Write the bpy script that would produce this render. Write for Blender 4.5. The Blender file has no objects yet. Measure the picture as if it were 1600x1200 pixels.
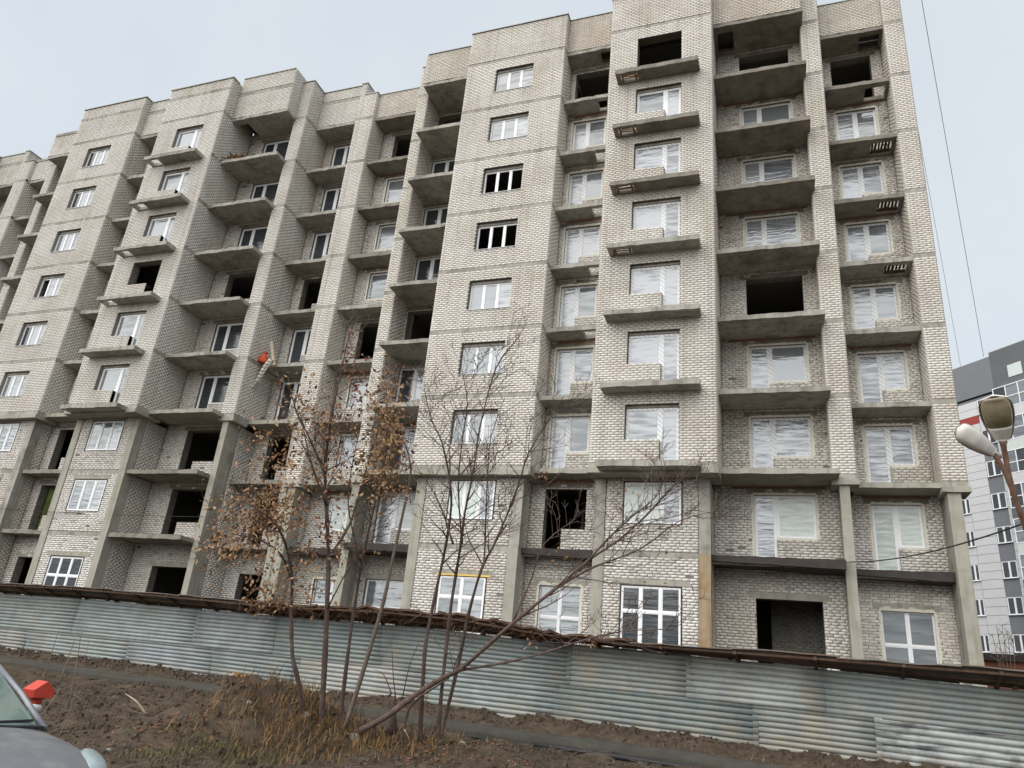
import bpy, math, random
import numpy as np
from mathutils import Matrix, Vector
random.seed(7); RNG = np.random.default_rng(11)
SC = bpy.context.scene
COL = SC.collection

# ------------------------------------------------------------------ camera
F = 1147.4 / 1600.0
RR = np.array([[0.9428336898794561, 0.32098433190193026, 0.08963086467150147],
               [0.03999337416262454, -0.3759813083606839, 0.9257637850912492],
               [-0.3308551998252073, 0.8692566447470275, 0.36732509077350317]])
cam = bpy.data.cameras.new('camera'); co = bpy.data.objects.new('camera', cam); COL.objects.link(co)
cam.sensor_fit = 'HORIZONTAL'; cam.sensor_width = 36.0; cam.lens = 36.0 * F
cam.clip_start = 0.05; cam.clip_end = 3000
M = Matrix(((RR[0][0], RR[1][0], -RR[2][0]), (RR[0][1], RR[1][1], -RR[2][1]), (RR[0][2], RR[1][2], -RR[2][2])))
co.matrix_world = M.to_4x4()
SC.camera = co

# ------------------------------------------------------------------ light
SUN_EL, SUN_AZ = math.radians(47), math.radians(205)     # azimuth clockwise from +Y
w = bpy.data.worlds.new('World'); SC.world = w; w.use_nodes = True
nt = w.node_tree; nt.nodes.clear()
out = nt.nodes.new('ShaderNodeOutputWorld'); bg = nt.nodes.new('ShaderNodeBackground')
sky = nt.nodes.new('ShaderNodeTexSky'); sky.sky_type = 'NISHITA'; sky.sun_disc = False
sky.sun_elevation = SUN_EL; sky.sun_rotation = SUN_AZ; sky.air_density = 1.0; sky.dust_density = 4.0; sky.ozone_density = 1.0
# overcast: the blue sky seen through a bright even cloud layer with soft broad unevenness
tc = nt.nodes.new('ShaderNodeTexCoord'); cn = nt.nodes.new('ShaderNodeTexNoise')
cn.inputs['Scale'].default_value = 1.9; cn.inputs['Detail'].default_value = 6
cr = nt.nodes.new('ShaderNodeValToRGB')
cr.color_ramp.elements[0].position = .3; cr.color_ramp.elements[0].color = (4.75, 5.3, 5.75, 1)
cr.color_ramp.elements[1].position = .7; cr.color_ramp.elements[1].color = (5.75, 6.1, 6.35, 1)
mx = nt.nodes.new('ShaderNodeMixRGB'); mx.inputs[0].default_value = .86
nt.links.new(tc.outputs['Generated'], cn.inputs['Vector']); nt.links.new(cn.outputs['Fac'], cr.inputs[0])
nt.links.new(sky.outputs[0], mx.inputs[1]); nt.links.new(cr.outputs[0], mx.inputs[2])
nt.links.new(mx.outputs[0], bg.inputs[0]); bg.inputs[1].default_value = 0.1
nt.links.new(bg.outputs[0], out.inputs[0])
sl = bpy.data.lights.new('sun', 'SUN'); sl.energy = 2.7; sl.angle = math.radians(90); sl.color = (1, .965, .92)
so = bpy.data.objects.new('sun', sl); COL.objects.link(so)
sd = Vector((math.sin(SUN_AZ) * math.cos(SUN_EL), math.cos(SUN_AZ) * math.cos(SUN_EL), math.sin(SUN_EL)))
so.rotation_euler = sd.to_track_quat('Z', 'Y').to_euler(); so.location = (0, -10, 60)
vs = SC.view_settings; vs.view_transform = 'Standard'; vs.look = 'None'; vs.exposure = 0.56; vs.gamma = 1; vs.use_curve_mapping = False

# ------------------------------------------------------------------ helpers
def ray(px, py):
    d = np.array([(px - 800) / (F * 1600), (600 - py) / (F * 1600), 1.0]); return RR.T @ d
def at(px, py, d): return ray(px, py) * d
def atY(px, py, y): r = ray(px, py); return r * (y / r[1])

def tag(o, label=None, cat=None, group=None, kind=None):
    if label: o['label'] = label
    if cat: o['category'] = cat
    if group: o['group'] = group
    if kind: o['kind'] = kind
    return o
def empty(name, loc=(0, 0, 0), rz=0):
    o = bpy.data.objects.new(name, None); o.empty_display_size = .3; o.location = loc; o.rotation_euler = (0, 0, rz); COL.objects.link(o); return o
def link(name, me, mat=None, parent=None, loc=None):
    o = bpy.data.objects.new(name, me); COL.objects.link(o)
    if mat and not me.materials: me.materials.append(mat)
    if parent: o.parent = parent
    if loc is not None: o.location = loc
    return o
class MB:
    def __init__(s): s.v = []; s.f = []
    def quad(s, a, b, c, d):
        n = len(s.v); s.v += [tuple(a), tuple(b), tuple(c), tuple(d)]; s.f.append((n, n + 1, n + 2, n + 3))
    def box(s, x0, x1, y0, y1, z0, z1):
        n = len(s.v)
        s.v += [(x0, y0, z0), (x1, y0, z0), (x1, y1, z0), (x0, y1, z0), (x0, y0, z1), (x1, y0, z1), (x1, y1, z1), (x0, y1, z1)]
        s.f += [(n, n + 3, n + 2, n + 1), (n + 4, n + 5, n + 6, n + 7), (n, n + 1, n + 5, n + 4), (n + 1, n + 2, n + 6, n + 5), (n + 2, n + 3, n + 7, n + 6), (n + 3, n, n + 4, n + 7)]
    def obox(s, c, ax, ay, az):   # oriented box: centre + three half-axis vectors
        c, ax, ay, az = map(np.asarray, (c, ax, ay, az)); n = len(s.v)
        for k in (-1, 1):
            for i, j in ((-1, -1), (1, -1), (1, 1), (-1, 1)): s.v.append(tuple(c + i * ax + j * ay + k * az))
        s.f += [(n, n + 3, n + 2, n + 1), (n + 4, n + 5, n + 6, n + 7), (n, n + 1, n + 5, n + 4), (n + 1, n + 2, n + 6, n + 5), (n + 2, n + 3, n + 7, n + 6), (n + 3, n, n + 4, n + 7)]
    def tube(s, pts, rad, sides=6, cap=True):
        pts = [np.asarray(p, float) for p in pts]
        if not hasattr(rad, '__len__'): rad = [rad] * len(pts)
        n0 = len(s.v); m = len(pts)
        t = pts[-1] - pts[0]; up = np.array([0, 0, 1.]) if abs(t[2]) < .9 * np.linalg.norm(t) + 1e-9 else np.array([1., 0, 0])
        for i, p in enumerate(pts):
            t = pts[min(i + 1, m - 1)] - pts[max(i - 1, 0)]; t = t / (np.linalg.norm(t) + 1e-9)
            a = np.cross(t, up); a /= np.linalg.norm(a) + 1e-9; b = np.cross(t, a)
            for k in range(sides):
                q = 2 * math.pi * k / sides; s.v.append(tuple(p + rad[i] * (math.cos(q) * a + math.sin(q) * b)))
        for i in range(m - 1):
            for k in range(sides):
                k2 = (k + 1) % sides
                s.f.append((n0 + i * sides + k, n0 + i * sides + k2, n0 + (i + 1) * sides + k2, n0 + (i + 1) * sides + k))
        if cap:
            s.f.append(tuple(n0 + k for k in range(sides))[::-1]); s.f.append(tuple(n0 + (m - 1) * sides + k for k in range(sides)))
    def mesh(s, name):
        me = bpy.data.meshes.new(name); me.from_pydata(s.v, [], s.f); me.update(); return me
    def build(s, name, mat=None, parent=None, smooth=False):
        me = s.mesh(name)
        if smooth: me.polygons.foreach_set('use_smooth', [True] * len(me.polygons))
        return link(name, me, mat, parent)
def npmesh(name, v, f, tint=None, smooth=False):
    """v (n,3), f (m,4) or (m,3) int arrays"""
    me = bpy.data.meshes.new(name); k = f.shape[1]
    me.vertices.add(len(v)); me.vertices.foreach_set('co', np.ascontiguousarray(v, np.float32).ravel())
    me.loops.add(f.size); me.loops.foreach_set('vertex_index', np.ascontiguousarray(f, np.int32).ravel())
    me.polygons.add(len(f)); me.polygons.foreach_set('loop_start', np.arange(0, f.size, k, dtype=np.int32))
    try: me.polygons.foreach_set('loop_total', np.full(len(f), k, np.int32))
    except Exception: pass
    if smooth: me.polygons.foreach_set('use_smooth', np.ones(len(f), bool))
    if tint is not None:
        at_ = me.attributes.new('tint', 'FLOAT_COLOR', 'POINT')
        c = np.ones((len(v), 4), np.float32); c[:, :3] = tint; at_.data.foreach_set('color', c.ravel())
    me.update(calc_edges=True); me.validate(); return me
# value noise
_L = RNG.random((64, 64))
def vnoise(x, y):
    xi = np.floor(x).astype(int); yi = np.floor(y).astype(int); fx = x - xi; fy = y - yi
    fx = fx * fx * (3 - 2 * fx); fy = fy * fy * (3 - 2 * fy)
    g = lambda a, b: _L[a % 64, b % 64]
    return (g(xi, yi) * (1 - fx) + g(xi + 1, yi) * fx) * (1 - fy) + (g(xi, yi + 1) * (1 - fx) + g(xi + 1, yi + 1) * fx) * fy - .5

# ------------------------------------------------------------------ materials
def mk(name, col, rough=.85, metal=0., var=.12, nscale=4., stain=None, stain_amt=0., sscale=.6, bump=0., bscale=30., tint=False, spec=.3,
       streak=0., streak_col=(.1, .09, .07), ao=None):
    m = bpy.data.materials.new(name); m.use_nodes = True; t = m.node_tree; N = t.nodes; L = t.links
    b = N['Principled BSDF']; b.inputs['Roughness'].default_value = rough; b.inputs['Metallic'].default_value = metal
    b.inputs['Specular IOR Level'].default_value = spec
    g = N.new('ShaderNodeNewGeometry'); pos = g.outputs['Position']
    if tint:
        a = N.new('ShaderNodeAttribute'); a.attribute_name = 'tint'; cur = a.outputs['Color']
    else:
        r = N.new('ShaderNodeRGB'); r.outputs[0].default_value = (*col, 1); cur = r.outputs[0]
    if var:
        n = N.new('ShaderNodeTexNoise'); n.inputs['Scale'].default_value = nscale; n.inputs['Detail'].default_value = 6; n.inputs['Roughness'].default_value = .65
        L.new(pos, n.inputs['Vector'])
        mr = N.new('ShaderNodeMapRange'); mr.inputs[1].default_value = .25; mr.inputs[2].default_value = .75
        mr.inputs[3].default_value = 1 - var; mr.inputs[4].default_value = 1 + var; L.new(n.outputs['Fac'], mr.inputs[0])
        x = N.new('ShaderNodeMixRGB'); x.blend_type = 'MULTIPLY'; x.inputs[0].default_value = 1
        L.new(cur, x.inputs[1]); L.new(mr.outputs[0], x.inputs[2]); cur = x.outputs[0]
    def over(col, fac, cur):
        x = N.new('ShaderNodeMixRGB'); L.new(fac, x.inputs[0]); L.new(cur, x.inputs[1]); x.inputs[2].default_value = (*col, 1); return x.outputs[0]
    if stain:
        n = N.new('ShaderNodeTexNoise'); n.inputs['Scale'].default_value = sscale; n.inputs['Detail'].default_value = 7; n.inputs['Roughness'].default_value = .7
        L.new(pos, n.inputs['Vector']); mr = N.new('ShaderNodeMapRange'); mr.inputs[1].default_value = .47; mr.inputs[2].default_value = .66
        mr.inputs[3].default_value = 0; mr.inputs[4].default_value = stain_amt; L.new(n.outputs['Fac'], mr.inputs[0]); cur = over(stain, mr.outputs[0], cur)
    if streak:
        mp = N.new('ShaderNodeMapping'); mp.inputs['Scale'].default_value = (5, 5, .25); L.new(pos, mp.inputs[0])
        n = N.new('ShaderNodeTexNoise'); n.inputs['Scale'].default_value = 1.; n.inputs['Detail'].default_value = 5; L.new(mp.outputs[0], n.inputs['Vector'])
        mr = N.new('ShaderNodeMapRange'); mr.inputs[1].default_value = .5; mr.inputs[2].default_value = .7; mr.inputs[3].default_value = 0; mr.inputs[4].default_value = streak
        L.new(n.outputs['Fac'], mr.inputs[0]); cur = over(streak_col, mr.outputs[0], cur)
    L.new(cur, b.inputs['Base Color'])
    if bump:
        n = N.new('ShaderNodeTexNoise'); n.inputs['Scale'].default_value = bscale; n.inputs['Detail'].default_value = 5; L.new(pos, n.inputs['Vector'])
        bp = N.new('ShaderNodeBump'); bp.inputs['Strength'].default_value = bump; bp.inputs['Distance'].default_value = .02
        L.new(n.outputs['Fac'], bp.inputs['Height']); L.new(bp.outputs[0], b.inputs['Normal'])
    return m
BRICK = mk('silicate_brick', (.5, .45, .39), .9, tint=True, var=.10, nscale=9, stain=(.40, .33, .25), stain_amt=.42, sscale=.36, streak=.34, streak_col=(.34, .30, .25), bump=.15, bscale=60)
MORTAR = mk('mortar', (.15, .137, .118), .95, var=.25, nscale=5, bump=.2)
MORTAR_M = mk('grey_mortar', (.22, .205, .18), .95, var=.2, nscale=5)
MORTAR_S = mk('side_wall_mortar', (.30, .28, .245), .95, var=.2, nscale=5)  # paler mortar, used on side walls only
MORTAR_L = mk('rough_mortar', (.18, .168, .145), .95, var=.35, nscale=6, bump=.3)
CONC = mk('concrete', (.36, .345, .305), .9, var=.18, nscale=2.5, stain=(.15, .14, .115), stain_amt=.75, sscale=.9, streak=.5, bump=.2, bscale=14)
CONCL = mk('pale_concrete', (.35, .335, .285), .9, var=.14, nscale=2.2, stain=(.23, .225, .165), stain_amt=.55, sscale=.9, streak=.35, bump=.2, bscale=14)
CONCD = mk('damp_concrete', (.24, .22, .185), .9, var=.25, nscale=2.5, stain=(.10, .09, .075), stain_amt=.7, sscale=1.3, bump=.2, bscale=14)
RUSTC = mk('rust_stained_concrete', (.33, .26, .17), .9, var=.15, nscale=2.5, stain=(.27, .13, .045), stain_amt=.9, sscale=1.4, streak=1., streak_col=(.17, .065, .022), bump=.2, bscale=14)
DARKIN = mk('shaded_interior_concrete', (.13, .125, .11), .95, var=.2)  # concrete kept extra dark, the shade behind the openings put into its colour
TARP = mk('roofing_felt', (.045, .038, .034), .8, var=.3, nscale=3, bump=.3, bscale=8)
PVC = mk('white_pvc', (.82, .83, .84), .35, var=.04, spec=.5)
GLASSD = None
METALCAP = mk('galvanised_capping', (.40, .41, .41), .6, metal=.1, var=.1)
SILL = mk('metal_sill', (.45, .45, .44), .45, metal=.3, var=.1)
WOODK = mk('old_dark_timber', (.085, .052, .035), .95, var=.4, nscale=6)
WOOD = mk('formwork_timber', (.2, .12, .06), .9, var=.3, nscale=8)
WOODL = mk('pale_timber', (.42, .36, .26), .9, var=.25, nscale=8)
REDBR = mk('orange_brick_remnant', (.27, .14, .085), .95, var=.35, nscale=12, stain=(.14, .12, .1), stain_amt=.8, sscale=3, bump=.5)
FOAM = mk('mounting_foam', (.72, .5, .14), .9, var=.15, bump=.4)
def glass(name, base, rough, wave, film=None, metal=0., wscale=2.2):
    m = bpy.data.materials.new(name); m.use_nodes = True; t = m.node_tree; N = t.nodes; L = t.links; b = N['Principled BSDF']
    b.inputs['Roughness'].default_value = rough; b.inputs['Specular IOR Level'].default_value = .6; b.inputs['Metallic'].default_value = metal
    g = N.new('ShaderNodeNewGeometry'); mp = N.new('ShaderNodeMapping'); oi = N.new('ShaderNodeObjectInfo'); sc_ = N.new('ShaderNodeVectorMath'); sc_.operation = 'SCALE'; sc_.inputs[3].default_value = 37.; cx_ = N.new('ShaderNodeCombineXYZ')
    for k_ in range(3): L.new(oi.outputs['Random'], cx_.inputs[k_])
    L.new(cx_.outputs[0], sc_.inputs[0]); ad_ = N.new('ShaderNodeVectorMath'); ad_.operation = 'ADD'; L.new(g.outputs['Position'], ad_.inputs[0]); L.new(sc_.outputs[0], ad_.inputs[1]); L.new(ad_.outputs[0], mp.inputs[0])
    mp.inputs['Rotation'].default_value = (0, .22, 0); mp.inputs['Scale'].default_value = (.6, .6, 3.8)
    n = N.new('ShaderNodeTexNoise'); n.inputs['Scale'].default_value = wscale; n.inputs['Detail'].default_value = 3; n.inputs['Distortion'].default_value = .25
    L.new(mp.outputs[0], n.inputs['Vector'])
    bp = N.new('ShaderNodeBump'); bp.inputs['Strength'].default_value = wave; bp.inputs['Distance'].default_value = .12
    L.new(n.outputs['Fac'], bp.inputs['Height']); L.new(bp.outputs[0], b.inputs['Normal'])
    cr = N.new('ShaderNodeValToRGB'); e = cr.color_ramp.elements
    if film:
        e[0].position = .30; e[0].color = (*base, 1); e[1].position = .52; e[1].color = (*film, 1)
    else:
        e[0].position = .3; e[0].color = (*base, 1); e[1].position = .8; e[1].color = tuple(1.8 * c for c in base) + (1,)
    rv = N.new('ShaderNodeMath'); rv.operation = 'MULTIPLY_ADD'; rv.inputs[1].default_value = .3; rv.inputs[2].default_value = -.15; L.new(oi.outputs['Random'], rv.inputs[0]); sm_ = N.new('ShaderNodeMath'); sm_.operation = 'ADD'; L.new(n.outputs['Fac'], sm_.inputs[0]); L.new(rv.outputs[0], sm_.inputs[1])
    L.new(sm_.outputs[0], cr.inputs[0]); L.new(cr.outputs[0], b.inputs['Base Color'])
    return m
GLASSD = glass('dark_window_glass', (.035, .04, .045), .05, .08, metal=.12)
GLASSM = glass('hazy_window_glass', (.16, .175, .185), .07, .12, film=(.25, .27, .285), metal=.3, wscale=1.1)
FILM = glass('creased_film_sky_streaks', (.17, .18, .195), .16, .2, film=(.33, .35, .37), metal=.28, wscale=2.0)  # pale streaks: sky reflections on the creases, painted into the film colour
CURT = glass('glass_over_pale_curtain', (.40, .46, .44), .1, .1, film=(.56, .62, .59), wscale=2.2)
def taped():
    m = mk('pvc_with_printed_tape', (.76, .77, .78), .35, var=.05, spec=.5); t = m.node_tree; N = t.nodes; L = t.links
    b = N['Principled BSDF']; src = b.inputs['Base Color'].links[0].from_socket
    tcn = N.new('ShaderNodeTexCoord'); sx = N.new('ShaderNodeSeparateXYZ'); L.new(tcn.outputs['Object'], sx.inputs[0])
    a = N.new('ShaderNodeMath'); a.operation = 'ADD'; L.new(sx.outputs[0], a.inputs[0]); L.new(sx.outputs[2], a.inputs[1])
    k = N.new('ShaderNodeMath'); k.operation = 'MULTIPLY'; k.inputs[1].default_value = 5.3; L.new(a.outputs[0], k.inputs[0])
    fr = N.new('ShaderNodeMath'); fr.operation = 'FRACT'; L.new(k.outputs[0], fr.inputs[0])
    lt = N.new('ShaderNodeMath'); lt.operation = 'LESS_THAN'; lt.inputs[1].default_value = .24; L.new(fr.outputs[0], lt.inputs[0])
    sc = N.new('ShaderNodeMath'); sc.operation = 'MULTIPLY'; sc.inputs[1].default_value = .38; L.new(lt.outputs[0], sc.inputs[0])
    x = N.new('ShaderNodeMixRGB'); L.new(sc.outputs[0], x.inputs[0]); L.new(src, x.inputs[1]); x.inputs[2].default_value = (.08, .085, .1, 1)
    L.new(x.outputs[0], b.inputs['Base Color']); return m
PVCT = taped()

# ------------------------------------------------------------------ ground
def fence_y(x): return 19.7 - .12 * x
def gz(x, y):
    x = np.asarray(x, float); y = np.asarray(y, float)
    d = (fence_y(x) - y) / 1.007
    zf = -1.09 + .0088 * np.clip(-x, -10, 32)
    p = np.interp(d, [-60, -2, 0, .9, 3, 7, 11, 20], [.1, .05, .02, -.13, -.27, -.40, -.56, -.78])
    z = zf + p
    near = np.clip(1.2 - np.abs(d - 6) / 14, 0, 1)
    z = z + near * (.18 * vnoise(x * .55, y * .55) + .16 * vnoise(x * 1.7 + 9, y * 1.7) + .08 * vnoise(x * 5 + 3, y * 5) + .03 * vnoise(x * 13, y * 13 + 5))
    z = z + np.clip(1 - np.abs(d - .5) / 1.1, 0, 1) * (.16 * vnoise(x * 1.3 + 40, y * 1.3) + .10 * vnoise(x * 4, y * 4 + 7) + .05)
    for mx_, my_, r, h in MOUNDS:
        q = ((x - mx_) ** 2 + (y - my_) ** 2) / r ** 2
        z = z + h * np.exp(-q) * (1 + .5 * vnoise(x * 3, y * 3 + 11))
    return z
MOUNDS = []
for px, py, d, r, h in [(395, 1145, 14.0, 1.2, .66), (470, 1150, 13.8, 1.2, .52), (320, 1150, 12.6, 1.0, .25), (680, 1165, 13.6, .9, .12), (790, 1190, 13.4, .8, .22), (860, 1185, 13.6, .6, .15), (255, 1130, 12.5, .9, .18)]:
    q = at(px, py, d); MOUNDS.append((q[0], q[1], r, h))
def axis(lo, hi, step, far):
    a = np.arange(lo, hi + step / 2, step); b = [hi]; s = step
    while b[-1] < far: s *= 1.35; b.append(b[-1] + s)
    c = [lo]; s = step
    while c[-1] > -far: s *= 1.35; c.append(c[-1] - s)
    return np.array(sorted(set(np.round(np.r_[a, b[1:], c[1:]], 4))))
gx = axis(-34, 9, .10, 1500); gy = axis(5, 24.5, .10, 1500)
XX, YY = np.meshgrid(gx, gy, indexing='ij'); ZZ = gz(XX, YY)
nx, ny = XX.shape; idx = np.arange(nx * ny).reshape(nx, ny)
gf = np.stack([idx[:-1, :-1], idx[1:, :-1], idx[1:, 1:], idx[:-1, 1:]], -1).reshape(-1, 4)
gm = npmesh('ground', np.stack([XX, YY, ZZ], -1).reshape(-1, 3), gf, smooth=True)
EARTH = mk('muddy_earth', (.062, .047, .034), .95, spec=.1, var=.5, nscale=3.5, stain=(.105, .085, .06), stain_amt=.7, sscale=1.4, bump=.8, bscale=22)
tag(link('ground', gm, EARTH), kind='structure')

# ------------------------------------------------------------------ the unfinished building
BLD = empty('apartment_building', (-18, 27, -1))
tag(BLD, 'long unfinished nine storey block of pale silicate brick with bare balcony slabs and missing windows', 'building')
BLD.location = (0, 0, 0)
COURSE = 3.0 / 31
def zb(k): return 1.25 + 3 * k
GROUND_Z = -.95
BR = {'v': [], 't': []}              # brick arrays: eight corners per brick
SINGLE = []
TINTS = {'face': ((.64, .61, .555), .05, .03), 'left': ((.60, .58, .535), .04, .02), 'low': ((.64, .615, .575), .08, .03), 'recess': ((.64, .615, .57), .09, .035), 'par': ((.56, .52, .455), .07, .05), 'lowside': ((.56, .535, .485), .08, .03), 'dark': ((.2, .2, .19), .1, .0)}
def BATCH(o, u, s, z):      # delivery batches: patches of slightly different brick colour
    h = o[0] + o[1] * 3.1 + s; zi = math.floor(z / .97)
    a = math.sin(zi * 12.9 + math.floor(h / 3.3) * 78.2) * 43758.5; b = math.sin(zi * 3.7 + math.floor(h / 7.1) * 9.1) * 943.5
    return .07 * ((a - math.floor(a)) - .5) + .06 * ((b - math.floor(b)) - .5)
def wall(o, u, n, u0, u1, z0, z1, holes=(), bands=(), style='face', depth=.38, name='wall', phase=None, single=False, back=None):
    """brick wall with real bricks standing proud of a mortar bed. o: point on plane at u=0, u/n: horizontal unit vectors"""
    o = np.array([o[0], o[1], 0.]); u = np.array([u[0], u[1], 0.]); n = np.array([n[0], n[1], 0.]); zv = np.array([0, 0, 1.])
    P = lambda a, z, d=0: o + u * a + zv * z + n * d
    us = sorted({u0, u1} | {min(max(h[k], u0), u1) for h in holes for k in (0, 1)}); zs = sorted({z0, z1} | {min(max(h[k], z0), z1) for h in holes for k in (2, 3)})
    mb = MB()
    for i in range(len(us) - 1):
        for j in range(len(zs) - 1):
            cu, cz = (us[i] + us[i + 1]) / 2, (zs[j] + zs[j + 1]) / 2
            if any(h[0] < cu < h[1] and h[2] < cz < h[3] for h in holes): continue
            mb.quad(P(us[i], zs[j]), P(us[i + 1], zs[j]), P(us[i + 1], zs[j + 1]), P(us[i], zs[j + 1]))
    mb2 = mb
    for h in holes:                                   # reveals: skip the edges that touch another hole of the same opening
        a, b, c, d = h[:4]
        for (p, q, mu, mz) in (((a, c), (a, d), a - .01, (c + d) / 2), ((b, c), (b, d), b + .01, (c + d) / 2), ((a, c), (b, c), (a + b) / 2, c - .01), ((a, d), (b, d), (a + b) / 2, d + .01)):
            if any(g[0] < mu < g[1] and g[2] < mz < g[3] for g in holes if g is not h): continue
            mb.quad(P(*p), P(*q), P(*q, -depth), P(*p, -depth))
    rough = style in ('low', 'recess', 'dark')
    wo = mb.build(name, MORTAR_S if 'side' in name else MORTAR_L if rough else MORTAR_M if style == 'left' else MORTAR, BLD)
    base, vv, pk = TINTS[style]
    jt = .0135 if rough else .0125
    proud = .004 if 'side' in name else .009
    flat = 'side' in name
    i0 = int(math.floor((z0 - 1.25) / COURSE)); i1 = int(math.ceil((z1 - 1.25) / COURSE))
    L = .26
    for i in range(i0, i1 + 1):
        a0 = 1.25 + i * COURSE; c0 = a0 + jt / 2; c1 = a0 + COURSE - jt / 2; cm = (c0 + c1) / 2
        if cm < z0 or cm > z1: continue
        if any(b[0] < cm < b[1] for b in bands): continue
        segs = [(u0, u1)]
        for h in holes:
            if h[2] < cm < h[3]:
                ns = []
                for (a, b) in segs:
                    if h[1] <= a or h[0] >= b: ns.append((a, b)); continue
                    if h[0] > a: ns.append((a, h[0]))
                    if h[1] < b: ns.append((h[1], b))
                segs = ns
        off = (i % 2) * L / 2 + (RNG.random() * .07 if rough else 0.)
        for (a, b) in segs:
            k = math.floor((a - u0 - off) / L) - 1
            while True:
                s = u0 + off + k * L; e = s + L; k += 1
                if s >= b: break
                s2 = max(s, a) + jt / 2; e2 = min(e, b) - jt / 2
                if e2 - s2 < .03: continue
                if rough and RNG.random() < .006: continue
                r = RNG.random(6)
                p = proud + (r[0] - .5) * (.002 if flat else .007 if rough else .003)
                dz = (r[1] - .5) * (.008 if rough else .002)
                q = (1 + (r[2] - .5) * 2 * vv) * (1 + BATCH(o, u, s, cm))
                t = np.array(base) * q
                if r[3] < pk * 1.6: t = t * np.array([1.04, .97, .95])
                if rough and r[3] > .93: t = t * .72
                if rough: s2 += r[4] * .004; e2 -= r[5] * .004
                if single and len(SINGLE) < 300 and e2 - s2 > .2:
                    SINGLE.append((P((s2 + e2) / 2, cm + dz), e2 - s2, c1 - c0, p)); continue
                A = P(s2, c0 + dz); B = P(e2, c0 + dz); C = P(e2, c1 + dz); D = P(s2, c1 + dz)
                BR['v'].append((A, B, C, D, A + n * p, B + n * p, C + n * p, D + n * p)); BR['t'].append(t)
    return wo
def band(x0, x1, y, z0, z1, name='floor_band', mat=None, d=.006, side=None):
    mb = MB()
    n = max(2, int((x1 - x0) / .5)); xs = np.linspace(x0, x1, n + 1)
    tp = z1 + (RNG.random(n + 1) - .5) * .02; bt = z0 + (RNG.random(n + 1) - .5) * .02
    for i in range(n):
        a, b = xs[i], xs[i + 1]
        mb.quad((a, y - d, bt[i]), (b, y - d, bt[i + 1]), (b, y - d, tp[i + 1]), (a, y - d, tp[i]))
        mb.quad((a, y - d, tp[i]), (b, y - d, tp[i + 1]), (b, y + .1, tp[i + 1]), (a, y + .1, tp[i]))
        mb.quad((a, y - d, bt[i]), (a, y + .1, bt[i]), (b, y + .1, bt[i + 1]), (b, y - d, bt[i + 1]))
    mb.quad((xs[0], y - d, bt[0]), (xs[0], y - d, tp[0]), (xs[0], y + .1, tp[0]), (xs[0], y + .1, bt[0]))
    mb.quad((xs[-1], y - d, bt[-1]), (xs[-1], y - d, tp[-1]), (xs[-1], y + .1, tp[-1]), (xs[-1], y + .1, bt[-1]))
    return mb.build(name, mat or CONC, BLD)
def slab(x0, x1, y0, y1, z0, z1, mat=None, hole=None, name='balcony_slab', jit=.042, droop=0.):
    """cast slab with an uneven front lip; hole = (hx0, hx1) leaves a rectangular void in the middle of the depth"""
    mb = MB(); n = max(3, int((x1 - x0) / .28)); xs = np.linspace(x0, x1, n + 1)
    if hole: xs = np.array(sorted(set(np.round(np.r_[xs, hole[0], hole[1]], 4)))); n = len(xs) - 1
    yf = y0 + (RNG.random(n + 1) - .5) * jit; zt = z1 + (RNG.random(n + 1) - .5) * jit * .8; zo = z0 + (RNG.random(n + 1) - .5) * jit * .6 - droop * np.linspace(0, 1, n + 1)
    yb = np.full(n + 1, y1)
    ys_h = (y0 + (y1 - y0) * .22, y0 + (y1 - y0) * .85)
    for i in range(n):
        a, b = xs[i], xs[i + 1]
        mb.quad((a, yf[i], zo[i]), (b, yf[i + 1], zo[i + 1]), (b, yf[i + 1], zt[i + 1]), (a, yf[i], zt[i]))
        inh = hole and hole[0] - 1e-3 <= (a + b) / 2 <= hole[1] + 1e-3
        yr = [(yf[i], yf[i + 1], y1, y1)] if not inh else [(yf[i], yf[i + 1], ys_h[0], ys_h[0]), (ys_h[1], ys_h[1], y1, y1)]
        for (p, q, r, s) in yr:
            mb.quad((a, p, zo[i]), (a, r, zo[i]), (b, s, zo[i + 1]), (b, q, zo[i + 1]))
            mb.quad((a, p, zt[i]), (b, q, zt[i + 1]), (b, s, zt[i + 1]), (a, r, zt[i]))
        if inh:
            for yy in ys_h: mb.quad((a, yy, zo[i]), (b, yy, zo[i + 1]), (b, yy, zt[i + 1]), (a, yy, zt[i]))
    if hole:
        for hx in hole: mb.quad((hx, ys_h[0], z0), (hx, ys_h[1], z0), (hx, ys_h[1], z1), (hx, ys_h[0], z1))
    for i in (0, n): mb.quad((xs[i], yf[i], zo[i]), (xs[i], y1, zo[i]), (xs[i], y1, zt[i]), (xs[i], yf[i], zt[i]))
    return mb.build(name, mat or CONC, BLD)
def bbox(name, mat, x0, x1, y0, y1, z0, z1):
    mb = MB(); mb.box(x0, x1, y0, y1, z0, z1); return mb.build(name, mat, BLD)

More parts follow.
